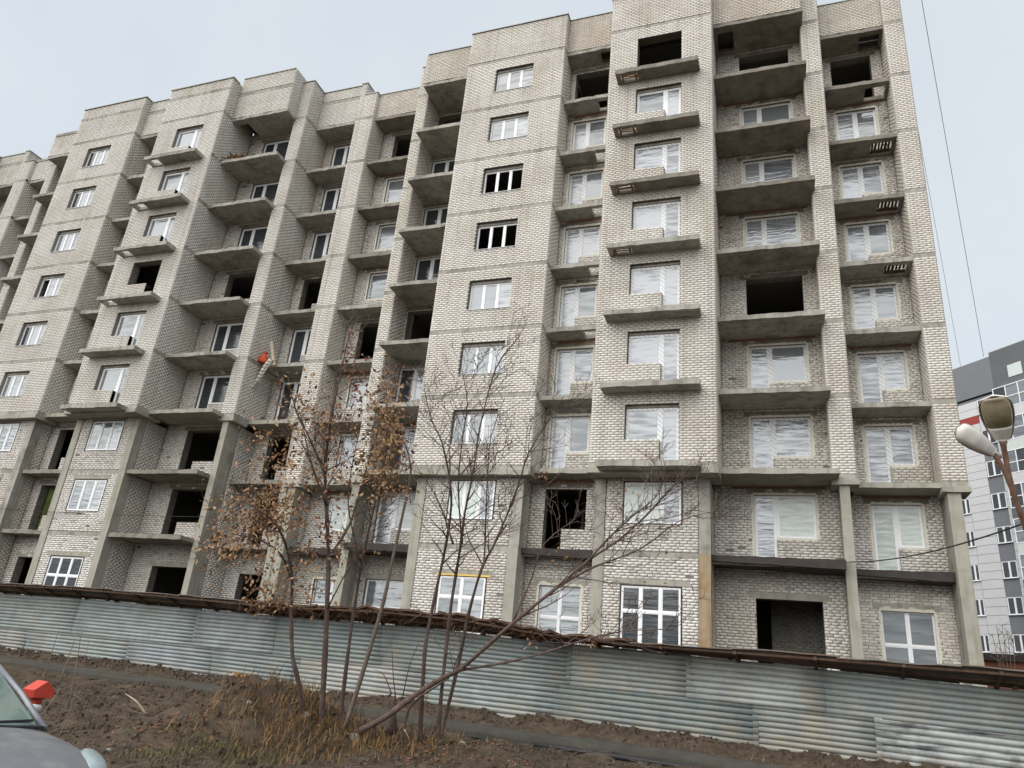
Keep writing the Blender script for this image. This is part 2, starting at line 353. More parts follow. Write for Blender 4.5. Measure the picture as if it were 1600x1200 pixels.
# ---- windows: mesh data shared between alike windows
WC = {}
def win_meshes(key, lights, t):
    """lights: list of (x0,x1,z0,z1,kind) clear openings; the frame fills the gaps round them"""
    if key in WC: return WC[key]
    fr = MB()
    for (a, b, c, d, kd) in lights:
        fr.box(a - t, a, 0, .07, c - t, d + t); fr.box(b, b + t, 0, .07, c - t, d + t)
        fr.box(a, b, 0.001, .069, d, d + t); fr.box(a, b, 0.001, .069, c - t, c)
        fr.box(a, a + .035, .012, .06, c, d); fr.box(b - .035, b, .012, .06, c, d)
        fr.box(a + .03, b - .03, .012, .06, d - .03, d); fr.box(a + .03, b - .03, .012, .06, c, c + .03)
    fm = fr.mesh('window_frame'); ps = []
    for (a, b, c, d, kd) in lights:
        p = MB(); p.box(a + .02, b - .02, .03, .045, c + .02, d - .02); ps.append((p.mesh('pane'), kd))
    WC[key] = (fm, ps); return WC[key]
def place_window(lights, x, y, z, frame_mat=None, glassmap=None, key=None, label=None, sill=None):
    fmat = frame_mat or PVC
    key = (key, fmat.name)
    fm, ps = win_meshes(key, lights, lights[0][0] - .0006)
    o = bpy.data.objects.new('window', fm); COL.objects.link(o); o.parent = BLD; o.location = (x, y, z)
    if not fm.materials: fm.materials.append(fmat)
    if label: o['label'] = label
    for pm, kd in ps:
        g = (glassmap or {}).get(kd, GLASSD)
        if g is None: continue
        c = bpy.data.objects.new('pane', pm); COL.objects.link(c); c.parent = o
        if not pm.materials: pm.materials.append(None)
        c.material_slots[0].link = 'OBJECT'; c.material_slots[0].material = g
    if sill:
        m = MB(); m.box(-.06, sill + .06, -.21, 0, -.035, -.012); s = m.build('sill', SILL, o)
    return o
def L3(w, h, bot=0.):
    t = .072; e = .036; g = (w - 2 * e - 2 * t) / 3
    return [(e + i * (g + t), e + i * (g + t) + g, e, h - e, 'n%d' % i) for i in range(3)]
def LT(w, h, n, zt):   # n lights with transom row above zt
    t = .072; e = .036; g = (w - 2 * e - (n - 1) * t) / n; r = []
    for i in range(n):
        a = e + i * (g + t); r.append((a, a + g, e, zt - t / 2, 'n%d' % i)); r.append((a, a + g, zt + t / 2, h - e, 't%d' % i))
    return r
def LD(w, h, hb, sp, left):   # balcony block: door of width sp on the left or right, window above hb
    t = .14; e = .07
    if left: return [(e, sp - t / 2, e, h - e, 'd'), (sp + t / 2, w - e, hb + e, h - e, 'w')]
    return [(e, w - sp - t / 2, hb + e, h - e, 'w'), (w - sp + t / 2, w - e, e, h - e, 'd')]

FOAMW = mk('cream_sealing_foam', (.66, .63, .54), .95, var=.2, nscale=14, bump=.5, bscale=50)
def foam_ring(segs, y):
    m = MB()
    for (ax_, az_, bx_, bz_, ox, oz) in segs:
        n = max(4, int(math.hypot(bx_ - ax_, bz_ - az_) / .09)); pr = None
        for i in range(n + 1):
            t = i / n; x, z = ax_ + (bx_ - ax_) * t, az_ + (bz_ - az_) * t; w_ = .035 + random.random() * .05
            c = ((x - ox * .03, y - .014, z - oz * .03), (x + ox * w_, y - .014 - random.random() * .008, z + oz * w_), (x + ox * (w_ + .01), y + .02, z + oz * (w_ + .01)))
            if pr: m.quad(pr[0], c[0], c[1], pr[1]); m.quad(pr[1], c[1], c[2], pr[2])
            pr = c
    return m.build('mounting_foam', FOAMW, BLD)
LOWROWS = []
def wd_holes(x0, x1, sp, left, zf, zh, zw):
    """door + window opening as two holes (door leaf part to the floor)"""
    if left: return [(x0, x0 + sp, zf, zh), (x0 + sp, x1, zw, zh)]
    return [(x0, x1 - sp, zw, zh), (x1 - sp, x1, zf, zh)]

def front(o_y): return dict(o=(0, o_y), u=(1, 0), n=(0, -1))
def side(x, right): return dict(o=(x, 0), u=(0, 1), n=((1 if right else -1), 0))

# bay tables (x relative to the right-hand section)
Y6, Y9, YP1, YP0 = 25.6, 25.32, 26.85, 27.72
SPEC = {   # recess: x0,x1,slab front,back plane,opening x0,x1,split,head offset,window bottom offset,door left
    'R1': (2.70, 5.42, 27.88, 29.05, 3.27, 4.95, .80, -.30, 1.12, True),
    'R2': (-1.80, 1.95, 26.05, 27.80, -.75, 1.40, .78, -.30, 1.10, True),
    'R3': (-8.68, -6.35, 26.02, 26.95, -8.42, -6.78, .72, -.34, 1.08, True),
    'R4': (-16.60, -13.75, 26.20, 28.20, -16.48, -14.6, .85, -.25, 1.08, True),
    'R5': (-20.40, -17.20, 27.95, 29.05, -19.62, -17.75, .72, -.30, 1.10, False)}
OPENR = {('R3', 2), ('R1', 9), ('R2', 9), ('R2', 5), ('R3', 9), ('R4', 9), ('R4', 5), ('R5', 9), ('R5', 5), ('B9', 9)}
OPENL = {('R1', 6), ('R2', 6), ('B9', 6), ('R1', 3), ('R2', 3), ('R2', 2), ('R2', 1), ('R3', 3), ('R3', 2), ('R3', 1), ('R1', 2), ('R1', 1)}
def film_for(sec, bay, fl):
    r = random.random()
    if sec == 'R':
        if bay in ('R1', 'R2', 'R3', 'B9', 'R5'): return {'d': FILM, 'w': random.choice((FILM, FILM, GLASSM))}
        if bay == 'R4': return {'d': GLASSD, 'w': GLASSD} if fl > 4 else {'d': GLASSD, 'w': FILM}
        return {'n0': GLASSM, 'n1': GLASSM, 'n2': FILM}
    if bay == 'B9': return {'w': GLASSM, 'd': GLASSM if r > .5 else FILM}
    if bay in ('R1', 'R2', 'R3', 'R4', 'R5'): return {'d': GLASSD, 'w': GLASSD}
    return {'n0': GLASSD if r > .4 else GLASSM, 'n1': GLASSM, 'n2': GLASSM}

def section(sec, s, nl, top, xclip=-99):
    OP = OPENR if sec == 'R' else OPENL
    fst = 'face' if sec == 'R' else 'left'
    z_led = zb(nl)
    # ---------------- projecting bays B6 and B9
    for bay, x0, x1, y, yback in (('B6', -13.75, -8.68, Y6, 28.2), ('B9', -6.35, -1.80, Y9, 27.8)):
        if x1 + s < xclip: continue
        holes = []; bands = []
        for fl in range(nl + 1, 10):
            z0, z1 = zb(fl - 1), zb(fl); ft = z0 + .2
            if bay == 'B6':
                a, b = -12.15, -10.22; h0, h1 = z0 + 1.08, z1 - .47
                if sec == 'L': a, b = -12.15, -10.30
                holes.append((a + s, b + s, h0, h1))
                hh, ww = h1 - h0, b - a
                gm_ = film_for(sec, bay, fl)
                if sec == 'R' and fl in (6, 7): gm_ = {'n0': None, 'n1': None, 'n2': None}
                if sec == 'L' and fl == 6: gm_ = {'n0': None, 'n1': GLASSM, 'n2': GLASSM}
                ls = L3(ww - .02, hh - .16)
                place_window(ls, a + s + .01, y + .17, h0 + .02, PVC, gm_, ('B6', sec, round(ww, 2)), sill=ww - .02)
                m = MB(); m.box(a + s + .006, b + s - .006, y + .12, y + .32, h1 - .135, h1 - .004); m.build('lintel', CONC, BLD)
            else:
                a, b, sp = -5.08, -3.12, .68
                if sec == 'L': a, b, sp = -4.95, -3.02, .62
                h1 = z1 - .56; hw = z0 + 1.02
                hs = wd_holes(a + s, b + s, sp, False, ft, h1, hw)
                if (bay, fl) in OP and sec == 'R': hs = [(a + s, b + s, ft, h1)]
                holes += hs
                if (bay, fl) not in OP:
                    ls = LD(b - a - .02, h1 - ft - .12, hw - ft, sp, False)
                    place_window(ls, a + s + .01, y + .19, ft + .01, PVCT if sec == 'R' and fl < 8 else PVC, film_for(sec, bay, fl), ('B9', sec))
                    m = MB(); m.box(a + s + .006, b + s - .006, y + .13, y + .34, h1 - .105, h1 - .004); m.build('lintel', CONC, BLD)
            if bay == 'B6' or fl == nl + 1:
                bands.append((z0 - .005, z0 + .195))
                bo = band(x0 + s, x1 + s, y, z0, z0 + .19, mat=CONC)
            if bay == 'B9' and fl > nl + 1:
                bands.append((z0 - .005, z0 + .03)); band(x0 + s, x1 + s, y, z0 + .0, z0 + .028, d=.004)
        zt = top[bay]
        bands.append((zb(9) - .005, zb(9) + .17)); band(x0 + s, x1 + s, y, zb(9), zb(9) + .165)
        if sec == 'L':
            zl = zb(9) + (1.95 if bay == 'B6' else 1.75)
            bands.append((zl, zl + .19)); band(x0 + s, x1 + s, y, zl, zl + .18, mat=CONC, d=.02)
        wall(**front(y), u0=x0 + s, u1=x1 + s, z0=z_led, z1=zt, holes=holes, bands=bands, style=fst, depth=.45)
        sb = [(zb(k) - .005, zb(k) + .195) for k in range(nl, 10)] if bay == 'B6' or sec == 'L' else []
        yb_r = {'B6': 26.95, 'B9': 27.80}[bay]; yb_l = {'B6': 28.2, 'B9': 26.95}[bay]
        wall(**side(x1 + s, True), u0=y, u1=yb_r, z0=z_led, z1=zt, bands=sb, style=fst, name='side_wall')
        wall(**side(x0 + s, False), u0=y, u1=yb_l, z0=z_led, z1=zt, style=fst, name='side_wall')
        if sb:
            for k in range(nl, 10):
                m = MB(); m.box(x1 + s - .1, x1 + s + .008, y + .002, yb_r - .004, zb(k), zb(k) + .19); m.build('floor_band', CONC, BLD)
        # ledge plate below the first brick course
        slab(x0 + s - .03, x1 + s + .04, y - .07, y + 1.6, z_led - .19, z_led + .01, mat=CONCL, name='ledge_slab')
        cp = MB(); cp.box(x0 + s - .05, x1 + s + .05, y - .06, y + .5, zt, zt + .05); cp.build('parapet_cap', METALCAP if sec == 'R' else CONCL, BLD)
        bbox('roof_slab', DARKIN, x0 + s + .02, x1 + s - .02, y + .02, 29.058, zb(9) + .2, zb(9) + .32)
        # balcony slabs of B9
        if bay == 'B9':
            for k in range(nl, 9):
                xa, xb_ = -5.92, -2.33
                z0 = zb(k) - .12; z1 = zb(k) + .09
                hole = None
                if sec == 'R' and k >= 5: hole = (xa + .16 + s, xa + .95 + s)
                if sec == 'L' and k >= 5: hole = (xa + .12 + s, xa + .85 + s)
                mt = CONC if k < 5 or sec == 'L' else (CONCD if k > 5 else CONC)
                slab(xa + s, xb_ + s, y - .68, y + .05, z0, z1, mat=mt, hole=hole)
    # ---------------- piers
    for pier, x0, x1, y, yb in (('P1', 1.92, 2.70, YP1, 29.05), ('P0', 5.42, 6.18 if sec == 'R' else 5.75, YP0, 29.05), ('P2', -17.20, -16.60, 26.92, 29.05), ('P3', -21.2 + .0, -20.40, YP0, 29.05)):
        if x1 + s < xclip: continue
        zt = top[pier]
        bands = [(zb(k) - .005, zb(k) + .195) for k in range(nl, 10)]
        wall(**front(y), u0=x0 + s, u1=x1 + s, z0=z_led, z1=zt, bands=bands, style=fst, name='pier')
        for k in range(nl, 10): band(x0 + s, x1 + s, y, zb(k), zb(k) + .19)
        wall(**side(x1 + s, True), u0=y, u1=yb, z0=z_led, z1=zt, bands=bands if sec == 'L' else (), style=fst, name='side_wall')
        if sec == 'L' and pier == 'P1':
            for k in range(nl, 10):
                m = MB(); m.box(x1 + s - .1, x1 + s + .008, y + .002, yb - .004, zb(k), zb(k) + .19); m.build('floor_band', CONC, BLD)
        wall(**side(x0 + s, False), u0=y, u1=yb, z0=z_led, z1=zt, style=fst, name='side_wall')
        slab(x0 + s - .04, x1 + s + .06, y - .06, y + 1.0, z_led - .18, z_led + .01, mat=CONCL, name='ledge_slab')
        cp = MB(); cp.box(x0 + s - .04, x1 + s + .04, y - .05, yb, zt, zt + .05); cp.build('parapet_cap', METALCAP if sec == 'R' else CONCL, BLD)
    # ---------------- recesses
    for bay, (x0, x1, yf, yb, a, b, sp, dh, dw, left) in SPEC.items():
        if x1 + s < xclip: continue
        holes = []; hlow = []
        xs0, xs1 = x0 + s, x1 + s
        for fl in range(1, 10):
            z0, z1 = zb(fl - 1), zb(fl); ft = z0 + .2
            h1 = z1 + dh; hw = z0 + dw
            low = fl <= nl
            isopen = (bay, fl) in OP
            if fl == 1:
                ft = GROUND_Z + .6; h1 = 3.25; hw = 1.0
                holes.append((a + s, b + s, ft, h1))
                if sec == 'R' and bay == 'R2':
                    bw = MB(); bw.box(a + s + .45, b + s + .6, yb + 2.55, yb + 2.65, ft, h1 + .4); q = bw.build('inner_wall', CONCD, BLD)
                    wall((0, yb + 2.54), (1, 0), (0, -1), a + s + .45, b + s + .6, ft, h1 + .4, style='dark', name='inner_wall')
                elif not isopen:
                    gl = {'n0': GLASSM, 'n1': GLASSM, 't0': GLASSM, 't1': GLASSM} if sec == 'R' else {}
                    if bay == 'R4': gl['n0'] = None
                    place_window(LT(b - a - .02, h1 - ft - .02, 2, (h1 - ft) * .68), a + s + .01, yb + .12, ft + .01, PVC, gl, ('LT2', bay, sec))
            elif isopen and fl > nl and sec == 'R':
                holes.append((a + s, b + s, ft, h1))
            elif isopen:
                holes += wd_holes(a + s, b + s, sp, left, ft, h1, hw)
            else:
                holes += wd_holes(a + s, b + s, sp, left, ft, h1, hw)
                gl = film_for(sec, bay, fl)
                fm_ = PVCT if (3 <= fl < 8 and sec == 'R') else PVC
                if sec == 'R' and fl == 2: gl = {'d': CURT if bay == 'R1' else FILM, 'w': CURT}; fm_ = PVC
                place_window(LD(b - a - .02, h1 - ft - .02, hw - ft, sp, left), a + s + .01, yb + .1, ft + .01, fm_, gl, ('WD', bay, sec, round(h1 - ft, 2)))
            if sec == 'R' and not isopen and bay in ('R1', 'R2', 'R5', 'R3') and fl < 9 and (bay, fl) != ('R2', 1):
                A_, B_ = a + s, b + s; zb_ = ft if fl == 1 else hw
                sg = [(A_, h1, B_, h1, 0, 1)]
                if fl == 1: sg += [(A_, ft, A_, h1, -1, 0), (B_, ft, B_, h1, 1, 0)]
                elif left: sg += [(A_, ft, A_, h1, -1, 0), (B_, hw, B_, h1, 1, 0), (A_ + sp, hw, B_, hw, 0, -1)]
                else: sg += [(A_, hw, A_, h1, -1, 0), (B_, ft, B_, h1, 1, 0), (A_, hw, B_ - sp, hw, 0, -1)]
                foam_ring(sg, yb)
            # lintel and the remnant course of orange brick under the slab
            li = MB(); hd = h1 + .004; li.box(a + s - .22, b + s + .22, yb - .012, yb + .1, hd, min(hd + .2, z1 - .03)); li.build('lintel', CONCD if fl > 1 else CONCL, BLD)
            if fl > 1 and sec == 'R' and fl % 2 == 0 and h1 + .21 < z1 - .05:
                rb = MB(); rb.box(xs0 + .3, xs1 - .2, yb - .02, yb + .08, h1 + .206, z1 - .02); rb.build('brick_course', REDBR, BLD)
        rst = 'recess'
        hu = [h for h in holes if h[3] > z_led]; hl = [h for h in holes if h[3] <= z_led]
        la, lb_ = {'R1': (2.42, 5.56), 'R2': (-2.15, 2.15), 'R3': (-9.03, -6.19), 'R4': (-16.82, -13.47), 'R5': (-20.62, -17.13)}[bay]
        wall(**front(yb), u0=xs0, u1=xs1, z0=z_led, z1=zb(9), holes=hu, style=rst, depth=.4)
        wall(**front(yb), u0=la + s, u1=lb_ + s, z0=GROUND_Z, z1=z_led, holes=hl, style=rst, depth=.4, single=(sec == 'R' and bay in ('R1', 'R2')))
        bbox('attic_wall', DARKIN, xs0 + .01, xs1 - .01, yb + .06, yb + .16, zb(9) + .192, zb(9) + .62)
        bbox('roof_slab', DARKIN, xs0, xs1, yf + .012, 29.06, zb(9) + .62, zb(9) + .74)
        # slabs: one per storey
        for k in range(1, 10):
            xa, xb_ = (xs0 + .002, xs1 - .002) if k >= nl else ({'R1': 2.45, 'R2': -2.11, 'R3': -8.99, 'R4': -16.79, 'R5': -20.58}[bay] + s, {'R1': 5.52, 'R2': 2.11, 'R3': -6.23, 'R4': -13.51, 'R5': -17.16}[bay] + s)
            y0 = yf
            if bay == 'R2' and k >= nl: xb_ = 2.02 + s if k > nl else 2.1 + s
            if bay == 'R4' and k >= nl: xa = -16.55 + s + (-.6 if False else 0.0)
            mt = CONC
            hole = None; dr = 0
            if k < nl:
                mt = TARP if sec == 'R' else CONCD; y0 = yf + .02 if sec != 'R' else (yf + .30 if bay in ('R2', 'R4') else yf + .22)
            elif k == nl: mt = CONCL
            elif bay in ('R2', 'R5', 'R1') and k > 5 and sec == 'R': mt = CONCD
            if bay == 'R2' and k == 9: hole = (xs0 + .15, xs0 + .85)
            if bay == 'R1' and k >= 5 and sec == 'R': hole = (xs1 - .95, xs1 - .12)
            if bay == 'R3' and k >= 5: hole = (xs1 - .75, xs1 - .06)
            if bay == 'R3' and k == 4: hole = (xs1 - .8, xs1 - .1)
            zt_ = zb(k) + .19 if (k >= nl or sec != 'R') else zb(k) + .20
            slab(xa, xb_, y0, yb + .05, zb(k), zt_, mat=mt, hole=hole, droop=.12 if (mt is TARP and sec == 'R') else 0)
            if k < nl and sec == 'R':      # the bare soffit beam set back under the felt-wrapped edge
                bm_ = MB(); bm_.box(xa + .01, xb_ - .01, y0 + .12, y0 + .4, zb(k) - .07, zb(k) - .012); bm_.build('edge_beam', CONCD, BLD)
        # parapet above the top slab
        zt = top[bay]
        bands = []
        if sec == 'L':
            zl = zb(9) + 1.8; bands.append((zl, zl + .19)); band(xs0, xs1, yf, zl, zl + .17, d=.012)
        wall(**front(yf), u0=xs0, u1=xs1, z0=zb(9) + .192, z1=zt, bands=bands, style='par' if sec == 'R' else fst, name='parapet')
        if bay in ('R2', 'R5', 'R1'): wall(**side(xs1, True), u0=yf, u1={'R2': YP1, 'R5': yf + .02, 'R1': yf + .02}[bay] + .3, z0=zb(9) + .192, z1=zt, style='par' if sec == 'R' else fst, name='side_wall')
        if bay == 'R4': wall(**side(xs0, False), u0=yf, u1=27.2, z0=zb(9) + .192, z1=zt, style='par' if sec == 'R' else fst, name='side_wall')
        cp = MB(); cp.box(xs0 + .06, xs1 - .06, yf - .05, yf + .5, zt, zt + .045); cp.build('parapet_cap', METALCAP if sec == 'R' else CONCL, BLD)
    # ---------------- lower storeys: columns, set-back walls, beams
    ylow = {'B6': 25.95, 'B9': 26.05}
    for bay, x0, x1 in (('B6', -13.5, -9.0), ('B9', -6.22, -2.12)):
        if x1 + s < xclip: continue
        y = ylow[bay]; cw = .40
        holes = []; bands = []
        wa, wb = (-12.07, -10.12) if bay == 'B6' else (-5.18, -3.07)
        for fl in range(1, nl + 1):
            z0, z1 = zb(fl - 1), zb(fl)
            if fl == 1: h0, h1 = .75, 3.28
            else: h0, h1 = z0 + 1.13, z1 - .30
            holes.append((wa + s, wb + s, h0, h1))
            m = MB()
            for (p, q, r, t) in ((wa, wb, h1 - .03, h1 - .003), (wa, wb, h0 + .003, h0 + .03), (wa + .003, wa + .035, h0 + .03, h1 - .03), (wb - .035, wb - .003, h0 + .03, h1 - .03)): m.box(p + s, q + s, y - .02, y + .1, r, t)
            m.build('window_surround', TARP, BLD)
            ww = wb - wa - .09; hh = h1 - h0 - .08
            if fl == 1:
                if bay == 'B9': ls = LT(ww, hh, 3, hh * .66)
                else: ls = LT(ww, hh, 2, hh * .70)
                gl = {k: GLASSD for k in ('n0', 'n1', 'n2', 't0', 't1', 't2')}
                if bay == 'B6': gl = {k: GLASSM for k in gl}
            else:
                ls = L3(ww, hh); gl = {'n0': CURT if sec == 'R' else GLASSM, 'n1': GLASSM if sec == 'L' else CURT, 'n2': FILM}
            place_window(ls, wa + s + .045, y + .0, h0 + .04, PVC, gl, ('LOW', bay, fl == 1))
            if fl == 1 and bay == 'B6' and sec == 'R':
                fo = MB(); fo.box(wa + s - .1, wb + s + .15, y - .035, y + .02, h1 - .01, h1 + .05); fo.build('mounting_foam', FOAM, BLD)
            li = MB(); li.box(wa + s - .3 if fl == 1 else wa + s - .12, wb + s + .25 if fl == 1 else wb + s + .12, y - .018, y + .1, h1 + .02, h1 + .2); li.build('lintel', CONCL, BLD)
            if fl > 1:
                bands.append((z0 - .005, z0 + .195)); bm_ = MB(); bm_.box(x0 + cw + s, x1 - cw + s, y - .012, y + .2, z0 - .02, z0 + .17); bm_.build('beam', CONC, BLD)
        # hide bricks where lintels stand
        wall(**front(y), u0=x0 + cw + s, u1=x1 - cw + s, z0=GROUND_Z, z1=z_led - .19, holes=holes, bands=bands, style='low', depth=.3)
        for ci, (c0, c1) in enumerate(((x0, x0 + cw), (x1 - cw, x1))):
            for fl in range(1, nl + 1):
                zc0 = GROUND_Z if fl == 1 else zb(fl - 1) + .17; zc1 = zb(fl) - .19 if fl == nl else zb(fl) + .168
                rust = sec == 'R' and bay == 'B9' and ci == 1 and fl == 1
                j = (random.random() - .5) * .03
                bbox('column', RUSTC if rust else random.choice((CONCL, CONCL, CONC)), c0 + s + j, c1 + s + j, y - .05 + j * .3, y + .45, zc0, zc1)
        # brick returns behind the columns
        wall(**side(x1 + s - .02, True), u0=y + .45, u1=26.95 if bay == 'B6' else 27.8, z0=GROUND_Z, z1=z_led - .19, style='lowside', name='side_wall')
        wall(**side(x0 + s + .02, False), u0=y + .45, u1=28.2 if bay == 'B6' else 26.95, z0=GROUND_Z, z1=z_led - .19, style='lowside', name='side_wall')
    for pier, c0, c1, y, yb in (('P1', 2.12, 2.44, YP1 + .05, 29.05), ('P0', 5.53, 5.93, YP0 + .05, 29.05), ('P2', -17.15, -16.80, 27.0, 29.05), ('P3', -21.05, -20.6, YP0 + .05, 29.05)):
        if c1 + s < xclip: continue
        for fl in range(1, nl + 1):
            zc0 = GROUND_Z if fl == 1 else zb(fl - 1) + .17; zc1 = zb(fl) - .18 if fl == nl else zb(fl) + .168
            bbox('column', CONCL, c0 + s, c1 + s, y, y + .55, zc0, zc1)
        bbox('pier_web', CONC, c0 + s + .02, c1 + s - .02, y + .552, yb + .1, GROUND_Z, z_led - .19)
        if pier in ('P2', 'P3', 'P1'):
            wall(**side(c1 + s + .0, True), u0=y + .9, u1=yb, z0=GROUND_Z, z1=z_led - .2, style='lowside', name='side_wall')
    # ---------------- inside: floors and a spine wall so that openings look into real rooms
    xa, xb_ = -20.9 + s, 5.9 + s
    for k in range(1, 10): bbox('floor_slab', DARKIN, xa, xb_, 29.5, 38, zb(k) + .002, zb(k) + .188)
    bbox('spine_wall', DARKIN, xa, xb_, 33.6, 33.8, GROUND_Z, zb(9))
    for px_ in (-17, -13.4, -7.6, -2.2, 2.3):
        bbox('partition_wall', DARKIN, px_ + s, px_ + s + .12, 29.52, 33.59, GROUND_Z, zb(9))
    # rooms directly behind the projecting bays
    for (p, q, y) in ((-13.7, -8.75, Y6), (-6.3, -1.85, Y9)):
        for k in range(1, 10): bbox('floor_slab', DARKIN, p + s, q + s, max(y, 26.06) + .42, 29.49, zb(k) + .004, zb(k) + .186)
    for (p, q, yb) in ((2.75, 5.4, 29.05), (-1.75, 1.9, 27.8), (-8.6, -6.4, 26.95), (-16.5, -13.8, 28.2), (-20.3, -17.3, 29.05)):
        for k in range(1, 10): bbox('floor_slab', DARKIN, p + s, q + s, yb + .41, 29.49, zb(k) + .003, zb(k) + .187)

topR = {'B6': 30.52, 'B9': 30.5, 'R3': 30.52, 'R4': 30.42, 'R5': 30.1, 'R2': 30.5, 'R1': 30.3, 'P1': 30.75, 'P0': 30.3, 'P2': 30.4, 'P3': 30.1}
topL = {'B6': 31.1, 'B9': 30.82, 'R3': 31.0, 'R4': 30.0, 'R5': 30.0, 'R2': 31.35, 'R1': 31.0, 'P1': 31.0, 'P0': 30.95, 'P2': 30.0, 'P3': 30.0}
SH = -26.95
section('R', 0, 2, topR)
section('L', SH, 3, topL, xclip=-60)
section('L', 2 * SH, 3, topL, xclip=-58)
# gables, roof, back
wall((6.18, 0), (0, 1), (1, 0), YP0, 33.0, zb(2), 30.3, style='face', name='gable_wall')
bbox('gable_wall', MORTAR, 5.95, 6.17, 33.0, 41, GROUND_Z, 30.3)
bbox('gable_wall', MORTAR, 5.6, 5.92, 28.3, 41, GROUND_Z, zb(2) - .2)
bbox('gable_wall', MORTAR, -60.4, -60.2, 25.0, 41, GROUND_Z, 30)
bbox('rear_wall', MORTAR, -60.2, 5.95, 40.8, 41, GROUND_Z, 30)
bbox('roof_slab', TARP, -60.2, 5.95, 29.06, 40.8, 28.46, 28.6)
bbox('roof_parapet', MORTAR, -60.2, 5.9, 29.5, 29.8, 28.6, 29.6)
# bricks: everything past the 300 nearest ones is one part
bv = np.array(BR['v']).reshape(-1, 3); nb = len(BR['v']); bt_ = np.repeat(np.array(BR['t']), 8, 0)
q0 = (np.arange(nb) * 8)[:, None, None]
bf = np.array([[4, 5, 6, 7], [0, 1, 5, 4], [1, 2, 6, 5], [2, 3, 7, 6], [3, 0, 4, 7]])[None]
tag(link('brickwork', npmesh('brickwork', bv, (q0 + bf).reshape(-1, 4), tint=bt_), BRICK, BLD), kind='stuff')
bmesh_v = []
for i in range(7):
    m = np.array([(-.5, 0, -.5), (.5, 0, -.5), (.5, 0, .5), (-.5, 0, .5), (-.47, -1, -.46), (.47, -1, -.46), (.47, -1, .46), (-.47, -1, .46)])
    t = np.array(TINTS['recess'][0]) * (.82 + .06 * i)
    me = npmesh('brick', m, np.array([[0, 1, 2, 3], [4, 7, 6, 5][::-1], [0, 1, 5, 4], [1, 2, 6, 5], [2, 3, 7, 6], [3, 0, 4, 7]]), tint=np.repeat(t[None], 8, 0)); me.materials.append(BRICK); bmesh_v.append(me)
for (c, l, h, p) in SINGLE:
    o = bpy.data.objects.new('brick', random.choice(bmesh_v)); COL.objects.link(o); o.parent = BLD; o.location = c; o.scale = (l, p, h)
print('bricks', nb, 'single', len(SINGLE))

NET = mk('green_netting', (.07, .105, .025), .9, var=.6, nscale=2.5, stain=(.09, .07, .02), stain_amt=.7, sscale=1.2)
for (x0, x1, yb) in ((-35.5, -33.6, 27.36),):
    m = MB(); xs = np.linspace(x0, x1, 15)
    for i in range(14):
        a, b = xs[i], xs[i + 1]; p, q = .06 * math.sin(i * 1.9), .06 * math.sin((i + 1) * 1.9); m.quad((a, yb + p, 4.45), (b, yb + q, 4.45), (b, yb + q, 7.1), (a, yb + p, 7.1))
    nn = m.build('green_netting', NET, BLD); s_ = nn.modifiers.new('t', 'SOLIDIFY'); s_.thickness = .01
# ------------------------------------------------------------------ things standing or hanging on the building
def slats(name, label, x0, x1, y0, y1, z, n, mat, along='x', group=None):
    e = empty(name, ((x0 + x1) / 2, (y0 + y1) / 2, z)); tag(e, label, 'pallet' if name == 'pallet' else 'boards', group)
    for i in range(n):
        m = MB(); w_ = (x1 - x0) / 2; d_ = (y1 - y0) / 2
        a_ = random.gauss(0, .025); l_ = random.uniform(.8, 1.15); z_ = .014 + random.random() * .03; e1, e2 = np.array([math.cos(a_), math.sin(a_), random.gauss(0, .02)]), np.array([-math.sin(a_), math.cos(a_), 0])
        if along == 'x': c = -d_ + (i + .5) * 2 * d_ / n; m.obox((random.gauss(0, .04), c, z_), e1 * w_ * l_, e2 * d_ / n * random.uniform(.5, .75), (0, 0, .012))
        else: c = -w_ + (i + .5) * 2 * w_ / n; m.obox((c, random.gauss(0, .04), z_), e1 * w_ / n * random.uniform(.5, .75), e2 * d_ * l_, (0, 0, .012))
        m.build('board', mat, e)
    for i in (-.8, .8):
        m = MB()
        if along == 'x': m.box(i * w_ - .04, i * w_ + .04, -d_, d_, -.08, -.002)
        else: m.box(-w_, w_, i * d_ - .04, i * d_ + .04, -.08, -.002)
        m.build('bearer', mat, e)
    return e
ORD = {4: 'fifth', 5: 'sixth', 6: 'seventh', 7: 'eighth', 8: 'ninth'}
for k in (5, 6, 7, 8):
    slats('boards', 'rusty brown boards over the hole in the jutting balcony of the %s storey, right half' % ORD[k], -5.74, -4.99, Y9 - .50, Y9 - .10, zb(k) + .0, 4, WOOD, group='boards over the balcony hatches')
for k in (5, 6, 7):
    slats('pallet', 'wooden pallet over the balcony hatch of the %s storey beside the right corner pier' % ORD[k], 4.50, 5.28, 28.1, 28.95, zb(k) + .2, 6, WOODK, along='y', group='pallets by the corner pier')
e = empty('debris_pile', (-28.0, 26.42, zb(8) + .19)); tag(e, 'heap of broken brown boards and rubbish on the top left balcony slab', 'debris')
m = MB()
for i in range(70):
    a = random.uniform(0, 6.28); l = random.uniform(.2, .6); r = abs(random.gauss(0, .45))
    c = np.array([random.uniform(-.75, .75), random.uniform(-.3, .3), 0]); c[2] = .05 + random.random() * max(.05, .62 - abs(c[0]) * .6)
    t = random.uniform(-.4, .4); m.obox(c, (l / 2 * math.cos(a), l / 2 * math.sin(a), l / 2 * t), (-.04 * math.sin(a), .04 * math.cos(a), 0), (0, 0, .012))
m.build('broken_board', mk('weathered_board', (.22, .14, .08), .95, var=.5, nscale=3), e)
